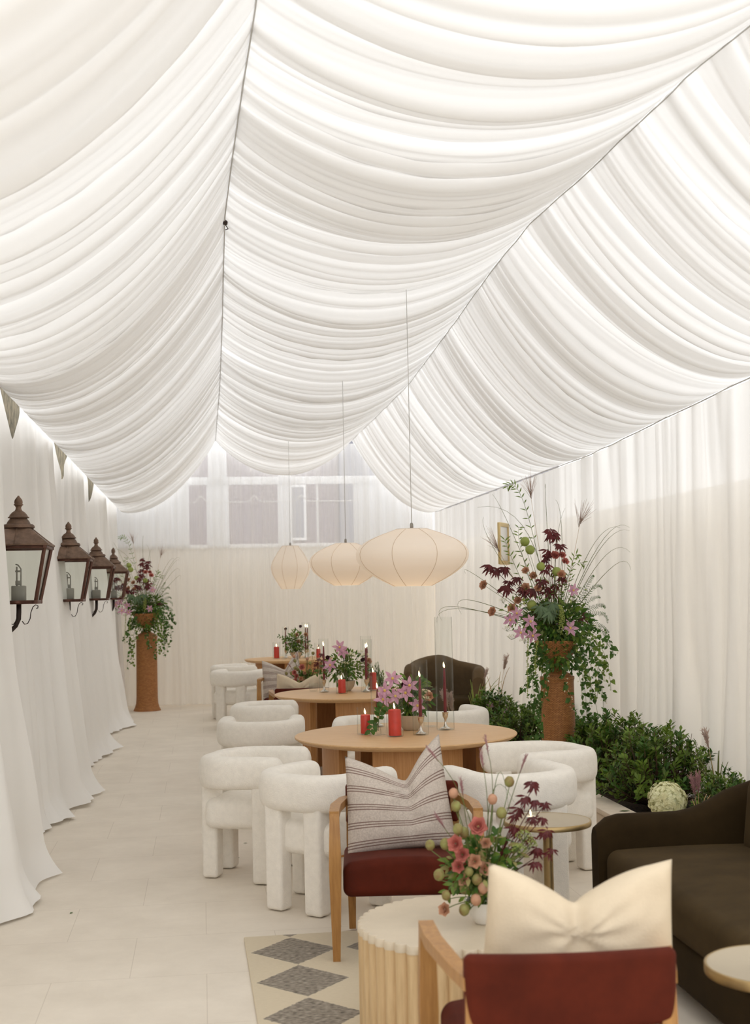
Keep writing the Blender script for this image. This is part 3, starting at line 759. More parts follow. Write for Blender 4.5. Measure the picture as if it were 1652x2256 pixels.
# ------------------------------------------------------------------ brass side tables
def make_side(label):
    t = thing('side_table', label, 'side table', group='small brass side tables')
    MB().lathe([(0.0, 0.525), (0.205, 0.525), (0.213, 0.53), (0.215, 0.535), (0.215, 0.546), (0.212, 0.55), (0.207, 0.5505), (0.203, 0.548), (0.0, 0.548)], 64, 0).build('table_top', [M['brasstop']], t, auto=35)
    MB().lathe([(0.216, 0.526), (0.2175, 0.53), (0.2175, 0.549), (0.212, 0.552), (0.208, 0.5495)], 64, cap=False).build('rim', M['brass'], t)
    MB().lathe([(0.024, 0.012), (0.024, 0.525)], 24).build('post', M['brass'], t, auto=40)
    MB().lathe([(0.0, 0.0), (0.15, 0.0), (0.152, 0.006), (0.148, 0.012), (0.0, 0.014)], 48).build('base', M['brass'], t, auto=40)
    return t
S1 = make_side('small round brass side table carrying a votive candle by the sofa end'); S1.location = (1.69, 6.36, 0.013)
S2 = dup(S1, 'small round brass side table cut off by the frame edge in front of the sofa', (1.63, 3.60, 0.0), 0, (0.98, 0.98, 1.135))

# ------------------------------------------------------------------ brown velvet sofa (open side facing -x)
def make_sofa(label, L=2.5, D=0.92, hb=0.90, ha=0.62):
    t = thing('sofa', label, 'sofa')
    # sweeping shell: arm front -> back -> arm front; plan path with top height
    path = []; r = 0.26
    for i in range(12): path.append((-D / 2 + (D - r) * i / 11, L / 2, i / 11))
    for i in range(1, 9):
        a = pi / 2 - pi / 2 * i / 8; path.append((D / 2 - r + r * cos(a), L / 2 - r + r * sin(a), 1 + 0.4 * i / 8))
    for i in range(1, 20): path.append((D / 2, L / 2 - r - (L - 2 * r) * i / 20, 1.4))
    path += [(x, -y, s) for (x, y, s) in reversed(path[:20])]
    n = len(path); P = []; K = 20; T = 0.075
    for i, (x, y, s) in enumerate(path):
        a = path[max(i - 1, 0)]; b = path[min(i + 1, n - 1)]
        tx, ty = b[0] - a[0], b[1] - a[1]; l = math.hypot(tx, ty) or 1; nx_, ny_ = ty / l, -tx / l
        mm = s * s * (3 - 2 * s)
        ss = max(0, min(1, (s - 0.6) / 1.05)); mm = ss * ss * (3 - 2 * ss)
        d = min(i, n - 1 - i)
        htop = ha + (hb - ha) * mm
        if i in range(20, n - 20): htop = htop + (hb - htop) * min(1, 3 * sin(pi * (i - 20) / (n - 40)))
        if d == 0: htop -= 0.06
        if d == 1: htop -= 0.015
        sc = 0.75 if d == 0 else 1
        zb = 0.09
        for j in range(K):
            q = j / K
            if q < 0.3: u = -1; z = zb + (htop - T - zb) * q / 0.3
            elif q < 0.7: a2 = pi - pi * (q - 0.3) / 0.4; u = cos(a2); z = htop - T + T * sin(a2)
            else: u = 1; z = zb + (htop - T - zb) * (1 - (q - 0.7) / 0.3)
            P.append((x + nx_ * u * T * sc, y + ny_ * u * T * sc, z))
    mb = MB(); mb.grid(P, n, K, closed=True); mb.f += [tuple(range(K)), tuple((n - 1) * K + j for j in reversed(range(K)))]; mb.m += [0, 0]
    mb.build('back_and_arms', M['brown'], t, auto=60)
    MB().rbox((-0.03, 0, 0.375), (D - 0.10, L - 0.16, 0.19), 0.06, 4, 0, lambda p: (p.x, p.y, p.z + (0.03 * (1 - (p.x / 0.45) ** 2) * (1 - (2 * p.y / L) ** 4) if p.z > 0 else 0)), 12).build('seat_cushion', M['brownlit'], t)
    MB().rbox((-0.01, 0, 0.19), (D - 0.10, L - 0.15, 0.20), 0.03, 3).build('seat_base', M['brown'], t)
    MB().rbox((0.30, 0, 0.62), (0.16, L - 0.30, 0.38), 0.07, 4, 0, lambda p: (p.x + 0.12 * p.z, p.y, p.z), 8).build('back_cushion', M['brownlit'], t)
    for (x, y) in ((-0.36, L / 2 - 0.12), (0.36, L / 2 - 0.12), (-0.36, -L / 2 + 0.12), (0.36, -L / 2 + 0.12)):
        MB().lathe([(0.018, 0.0), (0.028, 0.095)], 16, org=(x, y, 0)).build('leg', M['iron'], t, auto=40)
    return t
SF = make_sofa('long brown velvet sofa with sweeping arms at the frame edge'); SF.location = (2.30, 4.88, 0.0); SF.rotation_euler = (0, 0, radians(-1))

# far barrel armchair in brown velvet, facing the camera
def make_barrel(label):
    t = thing('armchair', label, 'armchair')
    path = []; W, D, r = 0.80, 0.80, 0.26
    for i in range(9): path.append((-W / 2, -D / 2 + (D - r) * i / 8, 0.3 + 0.0 * i))
    for i in range(1, 8):
        a = pi - pi / 2 * i / 7; path.append((-W / 2 + r + r * cos(a), D / 2 - r + r * sin(a), 0))
    for i in range(1, 8): path.append((-W / 2 + r + (W - 2 * r) * i / 8, D / 2, 0))
    for i in range(0, 8):
        a = pi / 2 - pi / 2 * i / 7; path.append((W / 2 - r + r * cos(a), D / 2 - r + r * sin(a), 0))
    for i in range(1, 9): path.append((W / 2, D / 2 - r - (D - r) * i / 8, 0))
    n = len(path); P = []; K = 20; T = 0.07
    for i, (x, y, _) in enumerate(path):
        a = path[max(i - 1, 0)]; b = path[min(i + 1, n - 1)]
        tx, ty = b[0] - a[0], b[1] - a[1]; l = math.hypot(tx, ty); nx_, ny_ = -ty / l, tx / l
        u = i / (n - 1); d = min(i, n - 1 - i)
        htop = 0.80 + 0.13 * exp(-((u - 0.42) / 0.20) ** 2) + 0.07 * exp(-(u / 0.12) ** 2) - (0.10 if d == 0 else 0.03 if d == 1 else 0)
        for j in range(K):
            q = j / K
            if q < 0.3: uu = -1; z = 0.08 + (htop - T - 0.08) * q / 0.3
            elif q < 0.7: a2 = pi - pi * (q - 0.3) / 0.4; uu = cos(a2); z = htop - T + T * sin(a2)
            else: uu = 1; z = 0.08 + (htop - T - 0.08) * (1 - (q - 0.7) / 0.3)
            P.append((x + nx_ * uu * T, y + ny_ * uu * T, z))
    mb = MB(); mb.grid(P, n, K, closed=True); mb.f += [tuple(range(K)), tuple((n - 1) * K + j for j in reversed(range(K)))]; mb.m += [0, 0]
    mb.build('wraparound_back', M['taupe'], t, auto=60)
    MB().rbox((0, -0.04, 0.36), (W - 0.14, D - 0.14, 0.20), 0.06, 4).build('seat_cushion', M['brownlit'], t)
    MB().rbox((0, -0.04, 0.17), (W - 0.14, D - 0.14, 0.18), 0.03, 3).build('seat_base', M['brown'], t)
    for (x, y) in ((-0.33, -0.32), (0.33, -0.32), (-0.25, 0.33), (0.25, 0.33)):
        MB().lathe([(0.018, 0.0), (0.026, 0.085)], 12, org=(x, y, 0)).build('leg', M['iron'], t, auto=40)
    return t
BA = make_barrel('distant brown velvet wraparound armchair by the planting bed'); BA.location = (2.87, 15.3, 0); BA.rotation_euler = (0, 0, radians(-14))

# ------------------------------------------------------------------ wall lanterns
def make_lantern(label):
    t = thing('wall_lantern', label, 'lantern', group='copper lanterns along the drapes')
    ht, hb, H = 0.185, 0.118, 0.36
    fr = MB()
    for sx_ in (-1, 1):
        for sy_ in (-1, 1):
            fr.tube([(sx_ * hb, sy_ * hb, 0.0), (sx_ * ht, sy_ * ht, H)], 0.012, 4)
    for (hh, z, th) in ((hb, 0.006, 0.012), (ht, H - 0.004, 0.012)):
        for s in (-1, 1):
            fr.rbox((0, s * hh, z), (2 * hh + 0.03, 0.022, 0.024), 0.004, 1); fr.rbox((s * hh, 0, z), (0.022, 2 * hh + 0.03, 0.024), 0.004, 1)
    fr.rbox((0, 0, 0.0), (2 * hb, 2 * hb, 0.012), 0.004, 1)
    fr.build('frame', M['coppered'], t, auto=40)
    for (c, s) in ((1, 0), (-1, 0), (0, 1), (0, -1)):
        V = []
        for off in (0.0, 0.003):
            for (hh, z, u) in ((hb - 0.004, 0.014, -1), (hb - 0.004, 0.014, 1), (ht - 0.004, H - 0.012, 1), (ht - 0.004, H - 0.012, -1)):
                V.append((c * (hh - off) + (0 if c else u * hh), s * (hh - off) + (0 if s else u * hh), z))
        MB().add(V, [(0, 1, 2, 3), (7, 6, 5, 4), (0, 4, 5, 1), (1, 5, 6, 2), (2, 6, 7, 3), (3, 7, 4, 0)]).build('glass_pane', M['pane'], t, smooth=False)
    rf = MB(); P = []
    for (hh, z) in ((ht + 0.02, H + 0.004), (ht + 0.022, H + 0.014), (0.085, H + 0.115), (0.05, H + 0.118)):
        for (qx, qy) in ((-1, -1), (1, -1), (1, 1), (-1, 1)): P.append((qx * hh, qy * hh, z))
    rf.grid(P, 4, 4, closed=True); rf.f += [(3, 2, 1, 0), (12, 13, 14, 15)]; rf.m += [0, 0]
    for s in (-1, 1):   # raised seams
        rf.tube([(0, s * (ht + 0.021), H + 0.014), (0, s * 0.086, H + 0.116)], 0.005, 5); rf.tube([(s * (ht + 0.021), 0, H + 0.014), (s * 0.086, 0, H + 0.116)], 0.005, 5)
    rf.build('roof', M['copper'], t, smooth=True, auto=30)
    z0 = H + 0.112
    MB().lathe([(0.06, z0), (0.088, z0 + 0.003), (0.102, z0 + 0.012), (0.101, z0 + 0.024), (0.090, z0 + 0.034), (0.076, z0 + 0.037), (0.070, z0 + 0.050), (0.062, z0 + 0.062), (0.052, z0 + 0.072), (0.066, z0 + 0.076), (0.067, z0 + 0.081), (0.060, z0 + 0.084), (0.054, z0 + 0.096), (0.040, z0 + 0.112), (0.026, z0 + 0.122), (0.0, z0 + 0.124)], 32).build('cap', M['copper'], t, auto=50)
    z1 = z0 + 0.12
    MB().lathe([(0.026, z1), (0.019, z1 + 0.012), (0.017, z1 + 0.024), (0.024, z1 + 0.036), (0.030, z1 + 0.039), (0.030, z1 + 0.043), (0.025, z1 + 0.047), (0.027, z1 + 0.058), (0.024, z1 + 0.072), (0.014, z1 + 0.086), (0.007, z1 + 0.093), (0.006, z1 + 0.100), (0.0, z1 + 0.101)], 24).build('finial', M['copper'], t, auto=50)
    bu = MB().rbox((0, 0, 0.062), (0.085, 0.085, 0.10), 0.006, 1)
    bu.tube([(-0.012, 0, 0.11), (-0.012, 0, 0.235)], 0.006, 6); bu.tube([(0.014, 0, 0.11), (0.014, 0, 0.22), (-0.004, 0, 0.245), (-0.02, 0, 0.25)], 0.005, 6)
    bu.rbox((-0.004, 0, 0.13), (0.034, 0.02, 0.03), 0.004, 1); bu.rbox((-0.004, 0, 0.205), (0.036, 0.015, 0.012), 0.003, 1)
    bu.build('burner', M['burner'], t, auto=40)
    MB().tube([(0, 0, 0.0), (0, 0, -0.06), (-0.002, 0, -0.10), (-0.02, 0, -0.145), (-0.06, 0, -0.185), (-0.12, 0, -0.21), (-0.25, 0, -0.225), (-0.40, 0, -0.225), (-0.535, 0, -0.225)], [0.016] * 3 + [0.014] * 6, 10).build('bracket_arm', M['iron'], t)
    MB().rbox((-0.53, 0, -0.225), (0.03, 0.10, 0.20), 0.008, 2).build('wall_plate', M['iron'], t, auto=40)
    for s in (-1, 1):
        pts = [(s * 0.02, 0, -0.115), (s * 0.035, 0, -0.135), (s * 0.055, 0, -0.13), (s * 0.07, 0, -0.10), (s * 0.075, 0, -0.06), (s * 0.088, 0, -0.025), (s * 0.105, 0, -0.012), (s * 0.12, 0, -0.02), (s * 0.118, 0, -0.034), (s * 0.108, 0, -0.035)]
        MB().tube(pts, 0.0032, 6).build('scroll', M['iron'], t)
    return t
LA = make_lantern('copper wall lantern nearest the camera, cut by the frame edge'); LA.location = (-1.165, 8.55, 1.69)
dup(LA, 'second copper wall lantern along the drapes', (-1.15, 11.55, 1.69))
dup(LA, 'third copper wall lantern along the drapes', (-1.155, 14.6, 1.69))
dup(LA, 'farthest copper wall lantern, beside the distant flower column', (-1.175, 17.7, 1.69))

# ------------------------------------------------------------------ pendant lamps
def pendant(label, loc, prof, ztop, power, nr=8):
    t = thing('pendant_lamp', label, 'lamp', loc)
    # profile smoothed and faceted between wire ribs
    pts = []
    for i in range(len(prof) - 1):
        (r0, z0), (r1, z1) = prof[i], prof[i + 1]
        for k in range(4): pts.append((r0 + (r1 - r0) * k / 4, z0 + (z1 - z0) * k / 4))
    pts.append(prof[-1])
    sm = pts[:]
    for _ in range(2):
        sm = [sm[0]] + [((sm[i - 1][0] + 2 * sm[i][0] + sm[i + 1][0]) / 4, (sm[i - 1][1] + 2 * sm[i][1] + sm[i + 1][1]) / 4) for i in range(1, len(sm) - 1)] + [sm[-1]]
    MB().lathe(sm, 64, cap=False).build('lamp_shade', M['paper'], t)
    rb = MB()
    for k in range(nr):
        a = 2 * pi * (k + 0.35) / nr
        MB.tube(rb, [((r + 0.0015) * cos(a), (r + 0.0015) * sin(a), z) for r, z in sm], 0.0016, 5)
    rb.build('rib', M['rib'], t)
    top = sm[-1]
    MB().lathe([(0.0, top[1] - 0.004), (top[0] * 0.98, top[1] - 0.004), (top[0] + 0.003, top[1]), (top[0] * 0.97, top[1] + 0.004), (0.0, top[1] + 0.004)], 48).build('top_disc', M['paper'], t)
    MB().lathe([(0.012, top[1]), (0.012, top[1] + 0.035), (0.008, top[1] + 0.045), (0.0, top[1] + 0.046)], 12).build('socket', M['burner'], t)
    MB().tube([(0, 0, top[1] + 0.04), (0, 0, ztop)], 0.0027, 6).build('cord', M['rope'], t)
    ld = bpy.data.lights.new('bulb', 'POINT'); ld.energy = power; ld.color = (1.0, 0.70, 0.42); ld.shadow_soft_size = 0.06
    lo = bpy.data.objects.new('bulb', ld); COL.objects.link(lo); lo.parent = t; lo.location = (0, 0, (prof[0][1]) * 0.45)
    return t
saucer = [(0.135, -0.195), (0.265, -0.13), (0.355, -0.065), (0.39, -0.01), (0.395, 0.035), (0.378, 0.075), (0.325, 0.12), (0.22, 0.165), (0.115, 0.20)]
pendant('wide paper saucer pendant above the nearest table', (1.455, 8.9, 1.945), saucer, 2.17, 0.9)
pendant('middle paper saucer pendant, half hidden behind the widest one', (1.39, 12.5, 1.985), [(r * 0.905, z * 1.03) for r, z in saucer], 1.90, 0.85)
pendant('smallest paper pendant, bulb-shaped, above the farthest table', (1.157, 17.0, 2.05), [(0.125, -0.275), (0.17, -0.20), (0.235, -0.10), (0.262, 0.0), (0.25, 0.07), (0.19, 0.18), (0.11, 0.29)], 1.9, 0.5)

# ------------------------------------------------------------------ gilt frame on the bed-side drapes
pf = thing('picture_frame', 'small gilt picture frame high on the bed-side drapes behind the tall flowers', 'frame', (3.60, 15.2, 2.26), 62)
fm = MB()
for s in (-1, 1):
    fm.rbox((s * 0.20, 0, 0), (0.05, 0.03, 0.50), 0.008, 2); fm.rbox((0, 0, s * 0.228), (0.36, 0.03, 0.05), 0.008, 2)
fm.build('frame', M['gilt'], pf, auto=40)
MB().rbox((0, 0.004, 0), (0.37, 0.012, 0.42), 0.003, 1).build('mount', M['mount'], pf, auto=40)

# ------------------------------------------------------------------ table settings
def solidify_lathe(mb, R, H, t=0.0025, foot=0.006, n=32, org=(0, 0, 0)):
    return mb.lathe([(0.0, 0.0), (R * 0.96, 0.0), (R, 0.004), (R, H - 0.002), (R - t / 2, H), (R - t, H - 0.002), (R - t, foot), (0.0, foot)], n, org=org)
def hurricane(label, x, y, z, R, H, group='glass hurricanes around the candles'):
    o = solidify_lathe(MB(), R, H).build('hurricane_glass', M['glass'], auto=50, loc=(x, y, z)); return tag(o, label, 'candle glass', group)
def flame(parent, z, s=1.0, lean=0.12):
    prof = [(0.0, 0.0), (0.0035, 0.004), (0.0052, 0.010), (0.0048, 0.017), (0.0028, 0.026), (0.0, 0.036)]
    mb = MB(); n = 10; P = []
    for r, h in prof:
        for j in range(n):
            a = 2 * pi * j / n; P.append((s * (r * cos(a) - lean * h), s * r * sin(a), s * h))
    mb.grid(P, len(prof), n, closed=True).build('flame', M['flame'], parent, loc=(0, 0, z))
def pillar(label, x, y, z, R, H, group='red pillar candles'):
    t = thing('pillar_candle', label, 'candle', (x, y, z), 0, group)
    MB().lathe([(0.0, 0.0), (R, 0.0), (R, H - 0.004), (R - 0.003, H), (R - 0.007, H - 0.001), (0.006, H - 0.009), (0.0, H - 0.009)], 32).build('wax', M['red'], t, auto=40)
    MB().tube([(0, 0, H - 0.01), (0, 0, H + 0.008)], 0.0012, 5).build('wick', M['wick'], t)
    flame(t, H + 0.004, 1.15)
    return t
def taper(label, x, y, z, H, group='dark red taper candles'):
    t = thing('taper_candle', label, 'candle', (x, y, z), 0, group)
    MB().lathe([(0.0, 0.0), (0.0105, 0.0), (0.0115, 0.02), (0.0105, H * 0.6), (0.0075, H - 0.02), (0.003, H), (0.0, H)], 16).build('wax', M['wine'], t, auto=50)
    MB().tube([(0, 0, H - 0.002), (0, 0, H + 0.008)], 0.001, 5).build('wick', M['wick'], t)
    flame(t, H + 0.002, 1.15)
    return t
def candlestick(label, x, y, z, h=0.115, group='small silver candlesticks'):
    o = MB().lathe([(0.0, 0.0), (0.036, 0.0), (0.037, 0.003), (0.034, 0.006), (0.022, 0.011), (0.012, 0.022), (0.0075, 0.04), (0.0065, 0.058), (0.0085, 0.066), (0.014, 0.075), (0.019, 0.086), (0.0205, 0.098), (0.0205, h - 0.006), (0.024, h - 0.003), (0.024, h), (0.014, h), (0.014, h - 0.012), (0.0, h - 0.012)], 28).build('candlestick', M['silver'], auto=50, loc=(x, y, z))
    return tag(o, label, 'candlestick', group)
def bowl(label, x, y, z, R=0.085, H=0.09, m='bowl', group='stoneware flower bowls'):
    o = MB().lathe([(0.0, 0.0), (R * 0.5, 0.0), (R * 0.55, 0.006), (R * 0.86, H * 0.45), (R, H), (R * 0.94, H), (R * 0.8, H * 0.5), (0.0, H * 0.25)], 36).build('flower_bowl', M[m], auto=60, loc=(x, y, z))
    return tag(o, label, 'bowl', group)
def taper_set(tag_, x, y, z, gR, gH, tH, h=0.115):
    hurricane('clear hurricane over the ' + tag_, x, y, z, gR, gH)
    candlestick('silver candlestick under the ' + tag_, x, y, z + 0.0065, h)
    taper('lit ' + tag_, x, y, z + 0.0065 + h - 0.012, tH)
def pillar_set(tag_, x, y, z, gR, gH, pR, pH):
    hurricane('glass cylinder around the ' + tag_, x, y, z, gR, gH)
    pillar('lit ' + tag_, x, y, z + 0.0065, pR, pH)
Z = 0.7505
pillar_set('small red pillar candle leftmost on the nearest table', 1.09, 8.80, Z, 0.058, 0.185, 0.033, 0.125)
pillar_set('large red pillar candle at the front of the nearest table', 1.265, 8.62, Z, 0.056, 0.29, 0.043, 0.170)
taper_set('dark red taper in front of the flowers, nearest table', 1.447, 8.66, Z, 0.054, 0.50, 0.275)
taper_set('dark red taper in the tallest glass, nearest table', 1.665, 8.92, Z, 0.062, 0.78, 0.315)
taper_set('dark red taper behind the pink clematis, nearest table', 1.24, 9.28, Z, 0.048, 0.36, 0.16)
hurricane('empty clear glass cylinder behind the flowers, nearest table', 1.60, 9.15, Z, 0.05, 0.28)
bowl('beige bowl of clematis on the nearest table', 1.43, 8.98, Z, 0.10, 0.105)
def tumbler(label, x, y, z, R=0.034, H=0.09, grp='small table glasses'):
    o = MB().lathe([(0.0, 0.0), (R * 0.85, 0.0), (R, H), (R - 0.002, H), (R * 0.85 - 0.002, 0.008), (0.0, 0.008)], 24).build('tumbler', M['glass'], auto=50, loc=(x, y, z)); return tag(o, label, 'glass', grp)
tumbler('small clear votive glass beside the large red pillar', 1.205, 8.76, Z, 0.024, 0.075)
def bud_vase(label, x, y, z):
    t = tag(MB().lathe([(0.0, 0.0), (0.022, 0.0), (0.024, 0.01), (0.02, 0.04), (0.010, 0.065), (0.011, 0.085), (0.009, 0.085), (0.008, 0.065), (0.018, 0.04), (0.02, 0.01), (0.0, 0.006)], 20).build('bud_vase', M['glass'], auto=60, loc=(x, y, z)), label, 'vase'); return t
bud_vase('glass bud vase with a trailing sprig, nearest table', 1.165, 8.72, Z)
pillar_set('short red pillar candle on the middle table', 1.318, 12.42, Z, 0.057, 0.205, 0.036, 0.125)
pillar_set('tall red pillar candle at the far side of the middle table', 1.66, 12.72, Z, 0.056, 0.27, 0.034, 0.165)
taper_set('dark red taper nearest the aisle on the middle table', 1.168, 12.64, Z, 0.048, 0.52, 0.34)
taper_set('dark red taper of the pair beside the middle bouquet', 1.565, 12.50, Z, 0.052, 0.54, 0.315)
taper_set('dark red taper at the back of the pair, middle table', 1.60, 12.68, Z, 0.05, 0.50, 0.315)
tumbler('clear water glass nearest the aisle on the middle table', 1.075, 12.78, Z, 0.044, 0.08)
bowl('beige bowl of mixed flowers on the middle table', 1.385, 12.72, Z, 0.10, 0.10)
Z3 = 0.771
pillar_set('red pillar candle on the aisle side of the farthest table', 1.07, 19.05, Z3, 0.056, 0.24, 0.04, 0.165)
pillar_set('red pillar candle on the planting side of the farthest table', 1.67, 18.9, Z3, 0.056, 0.22, 0.032, 0.125)
taper_set('slim dark taper behind the far bouquet on the aisle side', 1.215, 19.2, Z3, 0.05, 0.46, 0.30)
taper_set('slim dark taper beside the far bouquet', 1.50, 19.05, Z3, 0.055, 0.52, 0.34)
taper_set('slim dark taper at the back of the far bouquet', 1.545, 19.25, Z3, 0.05, 0.48, 0.33)
bowl('beige bowl of flowers on the farthest table', 1.36, 19.05, Z3, 0.09, 0.09)
tumbler('small clear glass on the farthest table', 1.16, 18.75, Z3, 0.04, 0.07)
# votive on the side table
tl = thing('tealight', 'small lit tealight in a clear glass on the brass side table', 'candle', (1.60, 6.33, 0.565))
solidify_lathe(MB(), 0.032, 0.055).build('glass_cup', M['glass'], tl, auto=50)
MB().lathe([(0.0, 0.007), (0.026, 0.007), (0.026, 0.026), (0.0, 0.025)], 20).build('wax', M['white'], tl, auto=40)
flame(tl, 0.028, 0.9)

# ------------------------------------------------------------------ flowers
def arc(a, b, c, n=8):
    a, b, c = Vector(a), Vector(b), Vector(c)
    # quadratic through the middle point
    m = b * 2 - (a + c) / 2
    return [a * (1 - t) ** 2 + m * 2 * t * (1 - t) + c * t * t for t in [i / (n - 1) for i in range(n)]]
def add_stem(mb, a, b, mi, r=0.002, sag=0.0):
    a, b = Vector(a), Vector(b); m = (a + b) / 2 + Vector((0, 0, sag)); mb.tube(arc(a, m, b, 5), [r * 1.3, r * 1.2, r * 1.1, r, r * 0.9], 5, mi)
def face_basis(d):
    d = Vector(d).normalized(); u = d.orthogonal().normalized(); return d, u, d.cross(u)
def clematis(parent, root, p, d, R, rnd, m='pink', np_=6):
    mb = MB(); d, u, v = face_basis(d); p = Vector(p); o = rnd.uniform(0, 6)
    for k in range(np_):
        a = o + 2 * pi * k / np_ + rnd.uniform(-.1, .1); q = (u * cos(a) + v * sin(a)) + d * rnd.uniform(0.05, 0.35)
        mb.leaf(p, q, d, R * rnd.uniform(.9, 1.1), R * 0.46, 0, 0.15, 0.15, 0.45)
    mb.ball(p + d * R * 0.08, R * 0.15, 1, 8, 5)
    add_stem(mb, root, p - d * 0.002, 2, 0.0016, 0.01)
    return mb.build('clematis_bloom', [M[m], M['yellow'], M['stem']], parent)
def ruffle(parent, root, p, d, R, rnd, m='rose', name='rose_bloom'):
    mb = MB(); d, u, v = face_basis(d); p = Vector(p)
    for ring, (nn, tilt, L) in enumerate(((6, 0.1, 1.0), (6, 0.5, 0.9), (5, 1.0, 0.75), (4, 1.8, 0.6))):
        for k in range(nn):
            a = 2 * pi * k / nn + ring * 0.6 + rnd.uniform(-.2, .2); q = (u * cos(a) + v * sin(a)) + d * tilt
            mb.leaf(p - d * R * 0.35 + (u * cos(a) + v * sin(a)) * R * 0.1, q, d, R * L, R * 0.95, 0, -0.25, 0.3, 0.6)
    add_stem(mb, root, p - d * R * 0.3, 1, 0.002, 0.01)
    return mb.build(name, [M[m], M['stem']], parent)
def pod(parent, root, p, R, rnd, m='lime', name='seed_pod', sq=(1, 1, 1.0)):
    mb = MB(); mb.ball(p, R, 0, 12, 8, sq, 0.08, rnd.uniform(0, 9)); add_stem(mb, root, Vector(p) - Vector((0, 0, R * .9)), 1, 0.0018, 0.01)
    return mb.build(name, [M[m], M['stem']], parent)
def burg_sprig(parent, root, p, R, rnd, m='burg', name='burgundy_leaf'):
    mb = MB(); p0 = Vector(p)
    for h in range(2):
        p = p0 + Vector((rnd.uniform(-.4, .4), rnd.uniform(-.3, .3), rnd.uniform(-.5, .5))) * R * h
        _, u, v = face_basis((rnd.uniform(-.4, .4), rnd.uniform(-1, -.3), .5))
        for k in range(7):
            a = 2 * pi * k / 7 + rnd.uniform(-.3, .3); q = u * cos(a) + v * sin(a) + Vector((0, -.2, -0.75))
            mb.leaf(p, q, (0, -1, .4), R * rnd.uniform(.55, 1.0), R * 0.20, 0, 0.35, 0.3, 0.45)
    p = p0
    add_stem(mb, root, p, 1, 0.0018, 0.02)
    return mb.build(name, [M[m], M['burg']], parent)
def blade(parent, a, b, c, m='grass', r=0.0034, name='grass_blade'):
    pts = arc(a, b, c, 12); n = len(pts)
    return MB().tube(pts, [r * (1 - 0.75 * i / (n - 1)) for i in range(n)], 4).build(name, M[m], parent)
def plume(parent, a, b, c, rnd, L=0.22, nb=14, spread=0.35, m='plume', r=0.0022, fuzz=0, name='grass_plume', sm='straw'):
    mb = MB(); pts = arc(a, b, c, 8); mb.tube(pts, [r * (1 - 0.5 * i / 7) for i in range(8)], 5, 1)
    tip = Vector(pts[-1]); d = (tip - Vector(pts[-3])).normalized(); _, u, v = face_basis(d)
    for k in range(nb):
        t = rnd.uniform(0, 0.45); p = tip - d * (L * 0.25) + d * L * t * 0.5; ang = rnd.uniform(0, 2 * pi); sp = spread * rnd.uniform(.15, 1)
        q = (d + (u * cos(ang) + v * sin(ang)) * sp).normalized(); e = p + q * L * rnd.uniform(.55, 1) * (1 - t * .5) + Vector((0, 0, -0.15 * L * sp))
        mid = (p + e) / 2 + Vector((0, 0, 0.02 * L))
        mb.tube(arc(p, mid, e, 4), [0.0017, 0.0016, 0.0014, 0.0008], 3, 0)
        for j in range(fuzz):
            s = rnd.uniform(0.1, 1); pp = p.lerp(e, s)
            fd = (q + Vector((rnd.uniform(-1, 1), rnd.uniform(-1, 1), rnd.uniform(-.6, 1))) * 0.9).normalized()
            mb.leaf(pp, fd, Vector((0, -1, 0.3)), 0.028 * L / 0.2, 0.004 * L / 0.2, 0, 0.2, 0.1)
    return mb.build(name, [M[m], M[sm]], parent)
def tassel(parent, a, b, c, rnd, r=0.013, m='lime', name='amaranth_tassel'):
    pts = arc(a, b, c, 24); mb = MB(); mb.tube(pts, 0.002, 4)
    for i, p in enumerate(pts[3:]):
        for k in range(4):
            o = Vector((rnd.uniform(-1, 1), rnd.uniform(-1, 1), rnd.uniform(-1, 1))) * r * (0.6 + 0.5 * sin(pi * i / 21))
            mb.ball(p + o, r * 0.42, 0, 6, 4)
    return mb.build(name, M[m], parent)
def heart(mb, p, d, n, L, mi=0):
    """heart-shaped vine leaf"""
    p = Vector(p); d = Vector(d).normalized(); n = Vector(n); n = (n - d * n.dot(d)); n = n.normalized() if n.length > 1e-4 else d.orthogonal().normalized(); x = d.cross(n)
    o = [(0, 0), (-0.12, 0.22), (-0.02, 0.44), (0.22, 0.48), (0.5, 0.34), (0.78, 0.14), (1, 0)]
    V = [p + d * L * a - n * 0.12 * L * a * a for a, b in o]
    mid = [p + d * L * max(a, 0) - n * 0.12 * L * a * a for a, b in o]
    l = [p + d * L * a + x * L * b * .9 + n * (b * 0.12 * L - 0.12 * L * a * a) for a, b in o]; r_ = [p + d * L * a - x * L * b * .9 + n * (b * 0.12 * L - 0.12 * L * a * a) for a, b in o]
    P = mid + l + r_; k = len(o); fs = []
    for i in range(k - 1):
        fs.append((i, i + 1, k + i + 1, k + i)); fs.append((i, 2 * k + i, 2 * k + i + 1, i + 1))
    mb.add(P, fs, mi)
